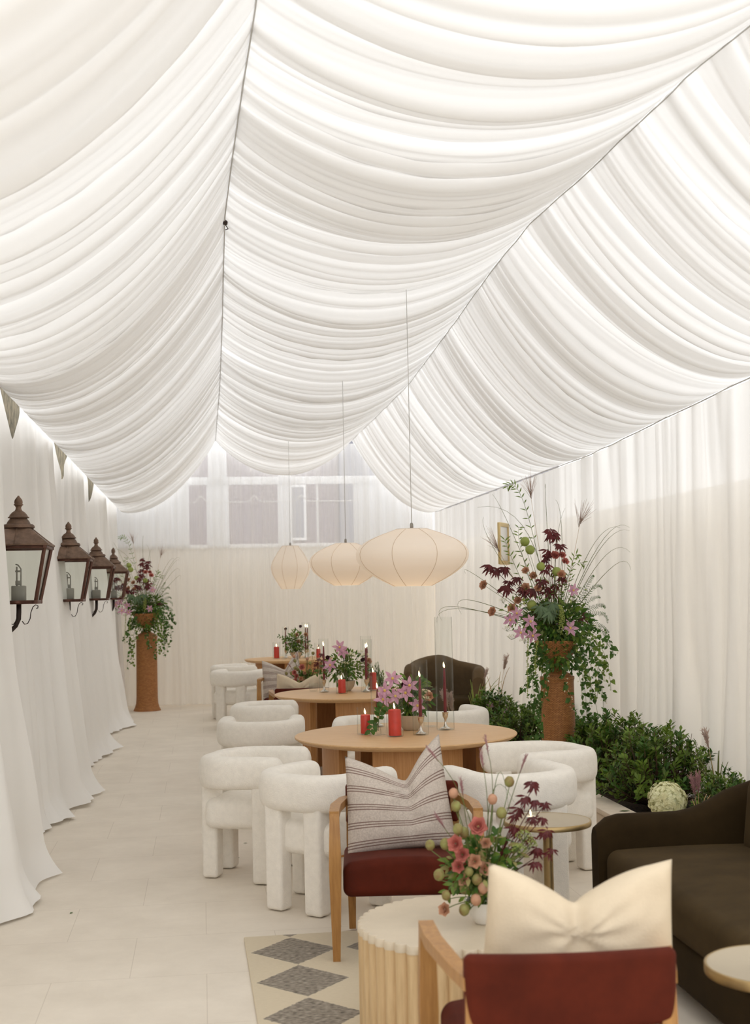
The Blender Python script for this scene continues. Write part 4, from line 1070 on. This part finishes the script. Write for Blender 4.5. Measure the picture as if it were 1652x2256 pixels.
def vine(parent, a, b, c, rnd, L=0.045, n=14, m='leaf', flowers=8, name='trailing_vine', hearty=0.6):
    pts = arc(a, b, c, 16); mb = MB(); mb.tube(pts, 0.0018, 4, 1)
    for k in range(n):
        t = (k + rnd.random()) / n; i = min(14, int(t * 15)); p = pts[i].lerp(pts[i + 1], t * 15 - i)
        q = Vector((rnd.uniform(-1, 1), rnd.uniform(-1, .4), rnd.uniform(-1.2, 0.3)))
        pp = p + q.normalized() * rnd.uniform(0.005, 0.03)
        l = L * rnd.uniform(.6, 1.25)
        if rnd.random() < hearty: heart(mb, pp, q + Vector((0, 0, -0.7)), (rnd.uniform(-.6, .6), -1, rnd.uniform(-.2, .8)), l)
        else: mb.leaf(pp, q, (rnd.uniform(-.5, .5), -1, .5), l, l * .45, 0)
    for k in range(flowers):
        p = pts[rnd.randrange(3, 16)] + Vector((rnd.uniform(-1, 1), rnd.uniform(-1, .2), rnd.uniform(-1, 1))) * 0.03
        for j in range(4): mb.leaf(p, (rnd.uniform(-1, 1), rnd.uniform(-1, 0), rnd.uniform(-1, 1)), (0, -1, 0), 0.010, 0.006, 2)
    return mb.build(name, [M[m], M['stem'], M['whiteflower']], parent)
def fern(parent, a, b, c, rnd, L=0.05, m='leafdark', name='fern_frond'):
    pts = arc(a, b, c, 22); mb = MB(); mb.tube(pts, 0.0014, 4)
    for i in range(3, 21):
        t = (Vector(pts[i + 1]) - Vector(pts[i - 1])).normalized()
        for s in (-1, 1):
            for j in range(2):
                q = t * 0.6 + t.cross(Vector((0, -1, 0.2))) * s + Vector((0, rnd.uniform(-.5, .3), rnd.uniform(-.2, .2)))
                mb.leaf(pts[i], q, (0, -1, 0.2), L * rnd.uniform(.5, 1) * (1.1 - i / 24), 0.005, 0, 0.2, 0.1)
    return mb.build(name, M[m], parent)
def leafy_branch(parent, a, b, c, rnd, L=0.07, n=16, m='leaf', W=0.24, start=0.25, name='leafy_branch'):
    pts = arc(a, b, c, 20); mb = MB(); mb.tube(pts, [0.003 - 0.0018 * i / 19 for i in range(20)], 5, 1)
    for k in range(n):
        t = start + (1 - start) * k / (n - 1); i = min(18, int(t * 19)); p = Vector(pts[i]); tg = (Vector(pts[i + 1]) - p).normalized()
        s = 1 if k % 2 else -1
        q = tg * 0.7 + tg.cross(Vector((0, -1, 0))) * s * 0.8 + Vector((0, rnd.uniform(-.5, .5), rnd.uniform(-.3, .2)))
        mb.leaf(p, q, (0, -1, 0.5), L * rnd.uniform(.7, 1.1), L * W, 0, 0.3)
    return mb.build(name, [M[m], M['stem']], parent)
def foliage(parent, c, rad, n, rnd, L=(0.04, 0.08), W=0.5, mats=('leafdark', 'leaf', 'lime'), wts=(6, 3, 1), name='foliage', core=None):
    """loose mass of leaves filling an ellipsoid, tips outward"""
    mb = MB(); c = Vector(c); idx = [i for i, w_ in enumerate(wts) for _ in range(w_)]
    for k in range(n):
        d = Vector((rnd.gauss(0, 1), rnd.gauss(0, 1), rnd.gauss(0, 1))).normalized(); r = rnd.random() ** 0.5 * 0.98
        p = c + Vector((d.x * rad[0], d.y * rad[1], d.z * rad[2])) * r
        q = d + Vector((rnd.uniform(-.7, .7), rnd.uniform(-.9, .4), rnd.uniform(-.8, .5)))
        l = rnd.uniform(*L); mb.leaf(p, q, Vector((rnd.uniform(-.6, .6), -0.7, rnd.uniform(.1, 1))), l, l * W * rnd.uniform(.7, 1.1), rnd.choice(idx), 0.25, 0.25)
    if core:
        for k in range(18):
            d = Vector((rnd.gauss(0, 1), rnd.gauss(0, 1), abs(rnd.gauss(0, 1)))).normalized(); mb.tube([core, c + Vector((d.x * rad[0], d.y * rad[1], d.z * rad[2])) * .8], 0.0018, 4, 1)
    return mb.build(name, [M[x] for x in mats], parent, weld=False)
def umbel(parent, root, p, R, rnd, m='whiteflower', n=40, name='queen_anne_lace', flat=0.35):
    mb = MB(); p = Vector(p)
    for k in range(n):
        a = rnd.uniform(0, 2 * pi); r = R * rnd.random() ** .5; q = p + Vector((r * cos(a), r * sin(a) * .8, flat * R * (1 - (r / R) ** 2) + rnd.uniform(-.2, .2) * R))
        if k % 4 == 0: mb.tube([p - Vector((0, 0, R * .6)), q], 0.0008, 3, 1)
        for j in range(4): mb.leaf(q, (rnd.uniform(-1, 1), rnd.uniform(-1, .5), rnd.uniform(-.2, 1)), (0, -.5, 1), R * .16, R * .1, 0)
    add_stem(mb, root, p - Vector((0, 0, R * .6)), 1, 0.0014, 0.01)
    return mb.build(name, [M[m], M['stem']], parent)
def cm(x, y, z): return (x / 100, y / 100, z / 100)

def make_tall_arrangement(label, seed=5, dense=1.0):
    """the big urn bouquet; local origin at the urn rim, x/z across the view"""
    rnd = random.Random(seed)
    t = thing('flower_arrangement', label, 'flowers', group='tall urn bouquets'); R0 = (0, 0, 0.0)
    rt = lambda x: (x / 100 * 0.18, rnd.uniform(-.06, .06), 0.16)
    foliage(t, (0.02, 0.0, 0.20), (0.34, 0.27, 0.20), int(800 * dense), rnd, (0.04, 0.085), 0.5, ('leafdark', 'leaf', 'stem'), (8, 3, 1), core=(0, 0, -0.05))
    foliage(t, (0.02, 0.0, 0.02), (0.24, 0.22, 0.13), int(300 * dense), rnd, (0.04, 0.07), 0.5, ('leafdark', 'leaf', 'lime'), (7, 3, 1))
    foliage(t, (-0.04, 0.0, 0.45), (0.36, 0.24, 0.20), int(260 * dense), rnd, (0.03, 0.06), 0.3, ('leaf', 'leafdark', 'lime'), (5, 3, 2), core=(0, 0, 0.1))
    foliage(t, (-0.38, -0.08, 0.30), (0.14, 0.12, 0.16), int(90 * dense), rnd, (0.03, 0.06), 0.4, ('leaf', 'leafblue', 'lime'), (4, 3, 3))
    foliage(t, (0.0, -0.10, -0.12), (0.25, 0.16, 0.17), int(430 * dense), rnd, (0.04, 0.07), 0.5, ('leafdark', 'leaf', 'lime'), (6, 4, 1))
    for (x, z) in [(12, 50), (-51, 24), (-32, 22), (-44, 30), (7, 15), (-29, 9), (-41, 12)]:
        clematis(t, rt(x), cm(x, -rnd.uniform(22, 30), z), (rnd.uniform(-.5, .4), -1, rnd.uniform(-.3, .4)), rnd.uniform(.068, .085), rnd)
    for i, (x, z) in enumerate([(0, 84), (7, 84), (10, 78), (-20, 53), (-22, 65), (-31, 54), (-73, 57), (-64, 32), (-45, 35), (-38, 42), (2, 66), (-30, 70)]):
        ruffle(t, rt(x), cm(x, rnd.uniform(-18, -4), z), (x / 60, -.8, .5), rnd.uniform(.038, .052), rnd, ('peach', 'rose')[i in (0, 1, 2)], 'peach_bloom')
    for (x, z) in [(-29, 97), (-26, 89), (-16, 73), (-1, 68), (-25, 37), (-5, 35)]:
        pod(t, rt(x), cm(x, rnd.uniform(-14, -4), z), rnd.uniform(.042, .052), rnd, 'lime', 'balloon_pod')
    for (x, z) in [(-6, 108), (-7, 102), (-7, 89), (3, 93), (-64, 76), (-58, 71), (-49, 73), (-52, 56), (1, 69), (-12, 70), (-35, 54), (-31, 50), (-10, 54), (1, 56), (23, 24), (3, 104), (-40, 63), (-22, 52), (-16, 60), (-45, 60), (6, 62), (-9, 80)]:
        burg_sprig(t, rt(x), cm(x, rnd.uniform(-16, 0), z), rnd.uniform(.085, .115), rnd)
    for g in [(14, 39, 47, 95, 73, 107), (16, 39, 51, 89, 94, 104), (21, 39, 55, 80, 98, 84), (25, 39, 64, 71, 94, 68), (12, 39, 34, 91, 51, 107), (-22, 39, -57, 89, -68, 121), (-14, 39, -40, 108, -57, 143), (-10, 39, -27, 108, -74, 130), (-7, 39, -5, 130, -3, 149), (12, 39, 8, 104, 1, 136), (-48, 30, -96, 37, -109, 24), (-48, 35, -92, 35, -113, 22), (-53, 39, -83, 43, -92, 30), (-44, 43, -74, 65, -85, 68), (-4, 39, 2, 90, 10, 128)]:
        y = rnd.uniform(-8, 8); xe = g[4]
        if xe > 40: f_ = min(xe, 60) / xe; g = (g[0], g[1], g[2] * (f_ + 1) / 2, g[3], xe * f_, g[5]); y = -36
        blade(t, cm(g[0] * .4, y * .1, g[1] * .5), cm(g[2], y * .4, g[3]), cm(g[4], y * 1.3, g[5]))
    for g in [(-7, 39, -18, 117, -22, 145), (12, 39, 23, 99, 27, 117), (-35, 39, -48, 78, -56, 93)]:
        plume(t, cm(g[0] * .5, 0, g[1] * .5), cm(g[2], -2, g[3]), cm(g[4], -4, g[5]), rnd, 0.32, 24, 0.62)
    for i, g in enumerate([(-10, 39, -27, 130, -46, 147), (8, 39, 16, 73, 23, 82), (-27, 39, -40, 78, -48, 99), (-14, 30, -30, 80, -34, 112), (4, 30, 14, 66, 30, 74)]):
        leafy_branch(t, cm(g[0] * .5, 0, g[1] * .5), cm(g[2], -3, g[3]), cm(g[4], -5, g[5]), rnd, 0.065, (26, 14, 16, 18, 12)[i], 'leaf', 0.2, 0.3)
    for g in [(-4, 37, -2, 30, -4, 15), (-2, 37, 0, 28, -2, 10), (-33, 13, -35, -13, -36, -48), (-23, 9, -27, -9, -28, -26)]:
        tassel(t, cm(g[0], -24, g[1]), cm(g[2], -27, g[3]), cm(g[4], -27, g[5]), rnd, 0.013 if g[5] > 0 else 0.011)
    for q in ((-20, 36), (-10, 38), (-14, 32)):
        burg_sprig(t, rt(q[0]), cm(q[0], -24, q[1]), .15, rnd, 'leafblue', 'sage_leaf')
    for g in [(14, 17, 38, 13, 47, -2), (16, 9, 34, -13, 43, -18), (17, 9, 29, -26, 39, -54), (12, 0, 25, -35, 33, -78), (14, 9, 21, -22, 29, -48), (-18, -4, -31, -26, -40, -41), (-16, -9, -25, -60, -22, -89), (-12, -9, -18, -43, -27, -78), (12, -4, 17, -52, 14, -78), (3, -9, 1, -35, 8, -60), (20, 15, 36, -6, 40, -36), (-20, 5, -30, -14, -26, -60), (18, 14, 33, -20, 36, -66), (-14, 2, -20, -30, -34, -98), (20, 10, 30, -12, 33, -40), (22, 12, 38, -8, 44, -44), (18, 4, 26, -26, 25, -64), (24, 14, 40, 2, 50, -12), (-20, 0, -26, -20, -30, -60), (10, 0, 19, -30, 22, -70), (20, 6, 32, -16, 30, -52)]:
        y = rnd.uniform(-26, -16); vine(t, cm(g[0], y * .8, g[1]), cm(g[2], y, g[3]), cm(g[4], y, g[5]), rnd, 0.05, 20, ('leaf', 'leafdark')[rnd.random() < .6], 14, hearty=0.55)
    for g in [(16, 30, 34, 52, 42, 50), (19, 26, 38, 35, 44, 32), (19, 22, 38, 17, 47, 9), (14, 30, 29, 56, 34, 63), (18, 24, 40, 28, 46, 18), (10, 20, 30, 40, 40, 42), (20, 20, 42, 10, 44, -6)]:
        fern(t, cm(g[0], -10, g[1]), cm(g[2], -14, g[3]), cm(g[4], -16, g[5]), rnd)
    for (x, z) in ((-52, 16), (-48, 8), (-55, 42), (-36, 4)):
        umbel(t, rt(x), cm(x, -20, z), 0.045, rnd)
    return t

def make_pedestal(label):
    o = MB().lathe([(0.205, 0.0), (0.202, 0.014), (0.184, 0.05), (0.166, 0.11), (0.160, 0.2), (0.157, 0.6), (0.155, 1.06), (0.158, 1.085), (0.162, 1.09), (0.162, 1.122), (0.155, 1.126), (0.0, 1.126)], 48, uv=True).build('wicker_pedestal', M['wicker'])
    return tag(o, label, 'pedestal', 'wicker pedestals')
def make_urn(label):
    o = MB().lathe([(0.13, 0.0), (0.13, 0.02), (0.10, 0.035), (0.06, 0.06), (0.048, 0.085), (0.055, 0.11), (0.10, 0.145), (0.155, 0.20), (0.185, 0.26), (0.19, 0.30), (0.205, 0.325), (0.205, 0.335), (0.19, 0.335), (0.17, 0.30), (0.12, 0.2), (0.0, 0.17)], 44, uv=True).build('wicker_urn', M['wicker'])
    return tag(o, label, 'urn', 'wicker urns')
for (x, y, z, s, l1, l2, l3, mir) in ((3.075, 11.1, 0.125, 0.93, 'round wicker pedestal standing in the planting bed among the shrubs', 'wicker urn on the pedestal in the planting bed', 'towering bouquet of clematis, burgundy leaves and arching grasses above the shrubs', 1),
                                      (-0.84, 19.95, 0.0, 1.0, 'distant round wicker pedestal on the tiles in the far corner', 'wicker urn on the distant pedestal in the far corner', 'distant tall bouquet in the far corner beyond the lanterns', -1)):
    h = 0.67 if mir == 1 else 1.126
    p = make_pedestal(l1); p.location = (x, y, z - (0.03 if mir == 1 else 0)); hh = 1.126
    u = make_urn(l2)
    if mir == 1: top = 0.945; p.scale = (.93, .93, (top - p.location.z) / 1.126); u.scale = (.93, .93, .93)
    else: top = 1.126
    u.location = (x, y, top + 0.0005)
    if mir == 1:
        FA = make_tall_arrangement(l3); FA.location = (x, y, top + 0.285); FA.scale = (.925, .925, .925)
    else:
        FB = make_tall_arrangement(l3, 17, 0.75); FB.location = (x, y, top + 0.29); FB.scale = (0.86, 0.86, 0.80)

def make_bowl_bouquet(label, x, y, z, seed, pinkn=4, spread=1.0, lace=2, dark=2, cosmos=1, h=0.20, w=0.17, extra=0):
    rnd = random.Random(seed); t = thing('flower_arrangement', label, 'flowers', (x, y, z), 0, 'table bouquets')
    R0 = (0, 0, -0.02)
    foliage(t, (0, 0, h * .42), (w, w * .85, h * .5), 300, rnd, (0.03, 0.065), 0.45, ('leaf', 'leafdark', 'stem'), (5, 5, 1), core=R0)
    for k in range(pinkn):
        a = rnd.uniform(-1, 1); p = (a * w * .95, -w * rnd.uniform(.4, .95), h * rnd.uniform(.25, 1.05)); clematis(t, R0, p, (a * .6, -1, .3), rnd.uniform(.045, .06), rnd)
    for k in range(lace):
        p = (rnd.uniform(-.2, 1) * w, -w * rnd.uniform(.4, .9), h * rnd.uniform(.3, .9)); umbel(t, R0, p, rnd.uniform(.035, .05), rnd, ('whiteflower', 'hydr')[k % 2], 40)
    for k in range(dark):
        p = (rnd.uniform(-1, 1) * w, -w * rnd.uniform(0, .8), h * rnd.uniform(.6, 1.15)); ruffle(t, R0, p, (rnd.uniform(-.5, .5), -1, .4), .024, rnd, 'cosmos', 'dark_cosmos')
    for k in range(cosmos):
        p = (rnd.uniform(-1, 1) * w, -w * rnd.uniform(.2, .8), h * rnd.uniform(.3, .8)); ruffle(t, R0, p, (rnd.uniform(-.5, .5), -1, .4), .035, rnd, 'peach', 'peach_bloom')
    for k in range(6):
        a = rnd.uniform(-1, 1); leafy_branch(t, R0, (a * w * .7, -w * .5, h * .5), (a * w * 1.5, -w * rnd.uniform(.3, 1), h * rnd.uniform(.0, 1.1)), rnd, 0.045, 9, ('leaf', 'leafdark')[k % 2], 0.45, 0.4)
    return t
B1 = make_bowl_bouquet('bouquet of pink clematis and green leaves in the bowl on the nearest table', 1.43, 8.98, Z + 0.10, 21, 0, h=0.30, w=0.17, lace=3, dark=1, cosmos=1)
rnd = random.Random(8)
for (px, pz) in ((-0.145, 0.27), (-0.03, 0.22), (-0.215, 0.13), (-0.13, 0.15), (0.02, 0.08), (-0.20, 0.19), (-0.06, 0.17)):
    clematis(B1, (0, 0, 0), (px, -0.17, pz), (rnd.uniform(-.5, .5), -1, .3), .066, rnd)
B2 = make_bowl_bouquet('loose bouquet with lace flowers in the bowl on the middle table', 1.385, 12.72, Z + 0.095, 33, 0, h=0.33, w=0.22, lace=9, dark=4, cosmos=1)
for (px, pz) in ((-0.07, 0.34), (-0.165, 0.17), (-0.04, 0.30)):
    clematis(B2, (0, 0, 0), (px, -0.18, pz), (rnd.uniform(-.4, .4), -1, .4), .075, rnd)
B3 = make_bowl_bouquet('small dark green bouquet in the bowl on the farthest table', 1.36, 19.05, Z3 + 0.085, 44, 0, h=0.34, w=0.19, lace=2, dark=2, cosmos=4)
# sprig in the bud vase
sp = thing('leaf_sprig', 'green leafy sprig in the bud vase on the nearest table', 'flowers', (1.165, 8.72, Z + 0.03))
leafy_branch(sp, (0, 0, 0), (0.01, -0.01, 0.10), (0.03, -0.03, 0.16), rnd, 0.055, 9, 'leafdark', 0.6, 0.3)
leafy_branch(sp, (0, 0, 0.02), (-0.02, -0.03, 0.06), (-0.06, -0.06, 0.0), rnd, 0.055, 8, 'leafdark', 0.6, 0.3)

# bouquet on the fluted drum
def make_low_bouquet(label, seed):
    rnd = random.Random(seed); t = thing('flower_arrangement', label, 'flowers', group='low drum-table bouquets'); R0 = (0, 0, 0.03)
    foliage(t, (0, 0, 0.15), (0.15, 0.13, 0.14), 480, rnd, (0.025, 0.05), 0.5, ('leaf', 'leafdark', 'podgreen'), (4, 5, 3), core=R0)
    for (x, z, r, m) in ((-4.5, 33, .036, 'rose'), (-13.5, 27, .033, 'rose'), (-11, 23, .03, 'rose'), (-6, 20, .028, 'peach'), (-12, 18, .026, 'rose'), (-2, 17, .027, 'peach'), (-10, 13, .025, 'peach'), (-18, 3, .026, 'peach'), (-1, 26, .022, 'peach')):
        ruffle(t, R0, cm(x, -rnd.uniform(9, 13), z), (x / 20, -1, .35), r, rnd, m, 'rose_bloom')
    for (x, z, m) in ((-13, 45, 'peach'), (-12, 40, 'lime'), (2, 42, 'peach'), (9, 48, 'lime'), (-22, 26, 'lime'), (-19, 15, 'lime'), (-12, 32, 'lime'), (-9, 30, 'lime'), (5, 37, 'lime'), (-16, 26, 'lime'), (-8, 16, 'lime'), (-3, 10, 'peach'), (-9, 9, 'lime'), (-17, 8, 'lime'), (-2, 21, 'lime'), (-5, 13, 'lime'), (-10, 2, 'lime'), (2, 5, 'lime'), (-6, 6, 'peach')):
        pod(t, R0, cm(x, -rnd.uniform(6, 13), z), rnd.uniform(.016, .021), rnd, {'lime': 'podgreen'}.get(m, m), 'scabiosa_pod', (1, 1, 1.1))
    for g in ((0, 10, -8, 40, -19, 58), (0, 10, 1, 35, -1, 55), (0, 10, 9, 38, 14, 53), (0, 10, -6, 26, -9, 45), (0, 10, -12, 26, -17, 33), (0, 10, 3, 40, 1, 60)):
        plume(t, cm(g[0], -2, g[1]), cm(g[2], -5, g[3]), cm(g[4], -7, g[5]), rnd, 0.085, 14, 0.10, 'mauve', 0.0022, 3, 'grass_plume', 'grass')
    for g in ((0, 10, 5, 50, 9, 36), (0, 10, 3, 44, 11, 40)):
        blade(t, cm(g[0], -2, g[1]), cm(g[2], -5, g[3]), cm(g[4], -6, g[5]), 'stem', 0.002)
    for (x, z) in ((19, 46), (16, 42), (24, 38), (18, 34), (22, 28), (12, 30), (16, 26), (20, 22), (25, 22), (14, 37), (23, 33), (17, 18), (20, 40), (2, -2)):
        burg_sprig(t, R0, cm(x, rnd.uniform(-10, 2), z), rnd.uniform(.036, .052), rnd)
    for (x, z) in ((13, 28), (15, 25), (11, 23)):
        umbel(t, R0, cm(x, -11, z), 0.032, rnd, 'lime', 50, 'green_hydrangea', 0.7)
    for k in range(6):
        a = rnd.uniform(-1, .6); leafy_branch(t, R0, (a * .1, -.06, .12), (a * .17, -.1, rnd.uniform(0.0, .12)), rnd, 0.04, 9, 'leaf', 0.4, 0.35)
    return t
LBq = make_low_bouquet('loose bouquet of coral roses, green pods and burgundy sprigs on the fluted drum', 3); LBq.location = (1.05, 4.90, 0.51)
bowl('pale ceramic bowl of the bouquet on the fluted drum', 1.05, 4.90, 0.4535, 0.075, 0.085, 'white', 'drum-table bowls')
dup(LBq, 'distant bouquet with drooping burgundy sprigs on the far fluted drum', (1.16, 14.9, 0.55))
bowl('pale ceramic bowl on the distant fluted drum', 1.16, 14.9, 0.441, 0.09, 0.12, 'white', 'drum-table bowls')

# ------------------------------------------------------------------ planting-bed plants
def make_shrub(label, seed, m=('leafdark', 'leaf', 'stem'), wts=(3, 5, 0), R=0.33, H=0.52, nb=200, L=0.058):
    rnd = random.Random(seed); t = thing('shrub', label, 'shrub', group='evergreen shrubs in the planting bed')
    lf = MB(); br = MB(); idx = [i for i, w_ in enumerate(wts) for _ in range(w_)]
    for k in range(nb):
        a = rnd.uniform(0, 2 * pi); el = rnd.random() ** 0.8; rr = R * sqrt(1 - (el * .92) ** 2) * rnd.uniform(.45, 1.08)
        tip = Vector((rr * cos(a), rr * sin(a), H * (0.22 + 0.80 * el) * rnd.uniform(.82, 1.10)))
        root = Vector((0.05 * cos(a), 0.05 * sin(a), 0.02)); mid = root.lerp(tip, .55) + Vector((cos(a), sin(a), 0)) * rr * .12
        br.tube(arc(root, mid, tip, 5), [0.004, 0.0035, 0.003, 0.002, 0.0014], 4)
        pts = arc(root, mid, tip, 9); mi = rnd.choice(idx)
        d = (tip - mid).normalized(); _, u, v = face_basis(d)
        for j in range(11):
            b = rnd.uniform(0, 2 * pi); s = rnd.random(); p = tip - d * s * 0.10
            q = d * (0.35 + .6 * (1 - s)) + (u * cos(b) + v * sin(b)) * 0.9 + Vector((0, 0, .15))
            lf.leaf(p, q, d, L * rnd.uniform(.7, 1.15), L * .40, mi, 0.15, 0.2, 0.55)
    lf.build('foliage', [M[x] for x in m], t, weld=False); br.build('branch', M['twig'], t, weld=False)
    return t
sh = [make_shrub('evergreen shrub just past the wicker pedestal on the camera side', 1), make_shrub('widest evergreen shrub behind the single cream hydrangea', 2, H=0.52, R=0.42, nb=270),
      make_shrub('evergreen shrub between the wicker pedestal and the widest shrub', 3, H=0.55)]
for o, (x, y, s) in zip(sh, ((3.32, 10.75, 0.95), (3.27, 9.15, 1.05), (3.28, 10.0, 1.08))): o.location = (x, y, 0.10); o.scale = (s,) * 3
for i, (lab, x, y, s, rz) in enumerate((('evergreen shrub in the bed right behind the tapers of the nearest table', 3.05, 13.2, 1.05, 40), ('low evergreen shrub against the kerb left of the wicker pedestal', 3.05, 12.35, 0.85, 140),
                                       ('small evergreen shrub hugging the drapes behind the mauve plume', 3.42, 8.2, 0.68, 220), ('pale evergreen shrub beyond the brown armchair', 3.1, 16.6, 0.9, 80),
                                       ('evergreen shrub half hidden by the wicker pedestal', 3.5, 12.7, 0.95, 300), ('small evergreen shrub at the frame edge behind the sofa', 3.62, 7.6, 0.75, 10),
                                       ('evergreen shrub on the aisle edge of the bed behind the pedestal shrubs', 3.42, 11.7, 0.75, 190))):
    dup(sh[i % 3], lab, (x - 0.05, y, 0.10 if y < 14 else 0.0), rz, s)
BG = dup(sh[0], 'bright green plant beyond the middle table beside the brown armchair', (2.15, 16.2, 0.0), 60, (0.55, 0.55, 1.45))

def make_hydrangea(label, x, y, z, R, seed, tint='hydr'):
    rnd = random.Random(seed); t = thing('hydrangea', label, 'flowers', (x, y, z), 0, 'cream hydrangeas in the planting bed')
    mb = MB(); H = 0.20
    for k in range(1150):
        d = Vector((rnd.gauss(0, 1), rnd.gauss(0, 1), rnd.gauss(0, 1) + .2)).normalized(); p = Vector((0, 0, H)) + d * R * rnd.uniform(.86, 1.04) * (1 + .10 * noise.noise(d * 3 + Vector((seed, 0, 0))))
        _, u, v = face_basis(d); o = rnd.uniform(0, 6)
        for j in range(4):
            a = o + pi / 2 * j; mb.leaf(p, u * cos(a) + v * sin(a) + d * .25, d, R * .115, R * .105, 0, 0.1, 0.1, 0.6)
    mb.ball((0, 0, H), R * .84, 0, 16, 10)
    mb.build('flower_head', M[tint], t, weld=False)
    MB().tube([(0, 0, 0), (0.01, 0, H - R * .8)], 0.006, 6).build('stem', M['stem'], t)
    lf = MB()
    for k in range(9):
        a = rnd.uniform(0, 2 * pi); lf.leaf((0, 0, rnd.uniform(.02, .10)), (cos(a), sin(a), .25), (0, 0, 1), .13, .08, 0, .3, .2)
    lf.build('foliage', M['leafdark'], t)
    return t
make_hydrangea('round cream hydrangea head in the bed beyond the sofa arm', 2.985, 8.2, 0.115, 0.122, 4)
make_hydrangea('second cream hydrangea partly hidden by the sofa arm', 3.33, 7.95, 0.09, 0.10, 7)
make_hydrangea('third cream hydrangea at the frame edge behind the sofa', 3.40, 7.35, 0.10, 0.10, 9)
make_hydrangea('small cream hydrangea low behind the white chair, past the nearest table', 2.98, 13.6, 0.12, 0.09, 11)

def make_grass(label, x, y, z, seed, H=0.6, nb=16, np_=2, lean=(0, 0), m='grass', pm='plume', pl=0.16, fz=6, cat='grass'):
    rnd = random.Random(seed); t = thing('ornamental_grass', label, cat, (x, y, z), 0, 'ornamental grasses in the planting bed')
    for k in range(nb):
        a = rnd.uniform(0, 2 * pi); r = rnd.uniform(.08, .32) * H; h = H * rnd.uniform(.5, 1.0)
        e = Vector((r * cos(a) + lean[0], r * sin(a) * .6, h)); b = Vector((r * cos(a) * .35, r * sin(a) * .25, h * .6))
        mb = MB(); pts = arc((0.02 * cos(a), 0.02 * sin(a), 0), b, e, 9)
        wds = [0.0085 * (1 - .85 * i / 8) + 0.0006 for i in range(9)]
        mb.tube(pts, wds, 4).build('grass_blade', M[m], t)
    for k in range(np_):
        a = rnd.uniform(0, 2 * pi); r = rnd.uniform(.05, .2) * H; h = H * rnd.uniform(.95, 1.15)
        plume(t, (0, 0, 0), (r * cos(a) * .4, r * sin(a) * .3, h * .55), (r * cos(a) + lean[0], r * sin(a) * .6, h), rnd, pl, 26, 0.22, pm, 0.0028, fz, 'grass_plume', 'straw')
    return t
make_grass('straw grass with a pink plume against the drapes by the frame edge', 3.42, 8.45, 0.10, 3, 0.52, 14, 1, (-0.02, 0), pl=0.17)
make_grass('mauve feathery plume rising beside the cream hydrangea', 3.10, 7.95, 0.10, 5, 0.30, 4, 2, (0.0, 0), 'straw', 'mauve', 0.16, 10)
make_grass('amber grass at the frame edge above the sofa', 3.52, 7.7, 0.10, 8, 0.50, 16, 2, (0.05, 0), 'straw', 'plume', 0.10, 4)
make_grass('yellow-green blades behind the chair, in front of the brown armchair', 2.98, 14.0, 0.10, 11, 0.66, 24, 1, (0.06, 0), 'lime', 'plume', 0.16, 6)
make_grass('pink fluffy plumes in front of the brown armchair', 2.72, 14.15, 0.0, 14, 0.42, 8, 4, (-0.03, 0), 'grass', 'plume', 0.22, 12)
make_grass('tall single plume between the brown armchair and the wicker pedestal', 3.20, 14.0, 0.10, 16, 0.80, 6, 1, (0.03, 0), 'straw', 'plume', 0.20, 8)
# clematis dotted among the bed foliage
for k, (x, y, z, lab) in enumerate(((2.93, 13.25, 0.52, 'pink clematis stem in the bed above the white chair'), (3.02, 12.9, 0.47, 'mauve clematis stem in the bed nearer the wicker pedestal'))):
    ct = thing('clematis', lab, 'flowers', (x, y, 0.1)); rr = random.Random(k)
    clematis(ct, (0, 0, 0), (0, -0.1, z - 0.1), (0, -1, .3), .05, rr)
    leafy_branch(ct, (0, 0, 0), (0.02, -0.05, (z - .1) * .5), (0.02, -0.08, z - .12), rr, 0.06, 9, 'leafdark', 0.5, 0.2)

# small leaves dropped on the floor and kerb
for k, (x, y, z, lab) in enumerate(((0.26, 9.1, 0.004, 'fallen green leaf on the tiles behind the chair seen side-on'), (0.22, 8.6, 0.004, 'tiny fallen leaf on the tiles under the chair seen side-on'), (-0.72, 7.35, 0.004, 'dark speck of leaf on the tiles by the nearest drape'), (2.83, 8.75, 0.168, 'green leaf lying on the stone kerb'))):
    mb = MB(); mb.leaf((0, 0, 0), (cos(k * 2.1), sin(k * 2.1), 0.05), (0, 0, 1), 0.03 if k < 3 else 0.10, 0.014 if k < 3 else 0.03, 0, 0.1, 0.15)
    tag(mb.build('fallen_leaf', M['leafdark'], loc=(x, y, z)), lab, 'leaf', 'fallen leaves')
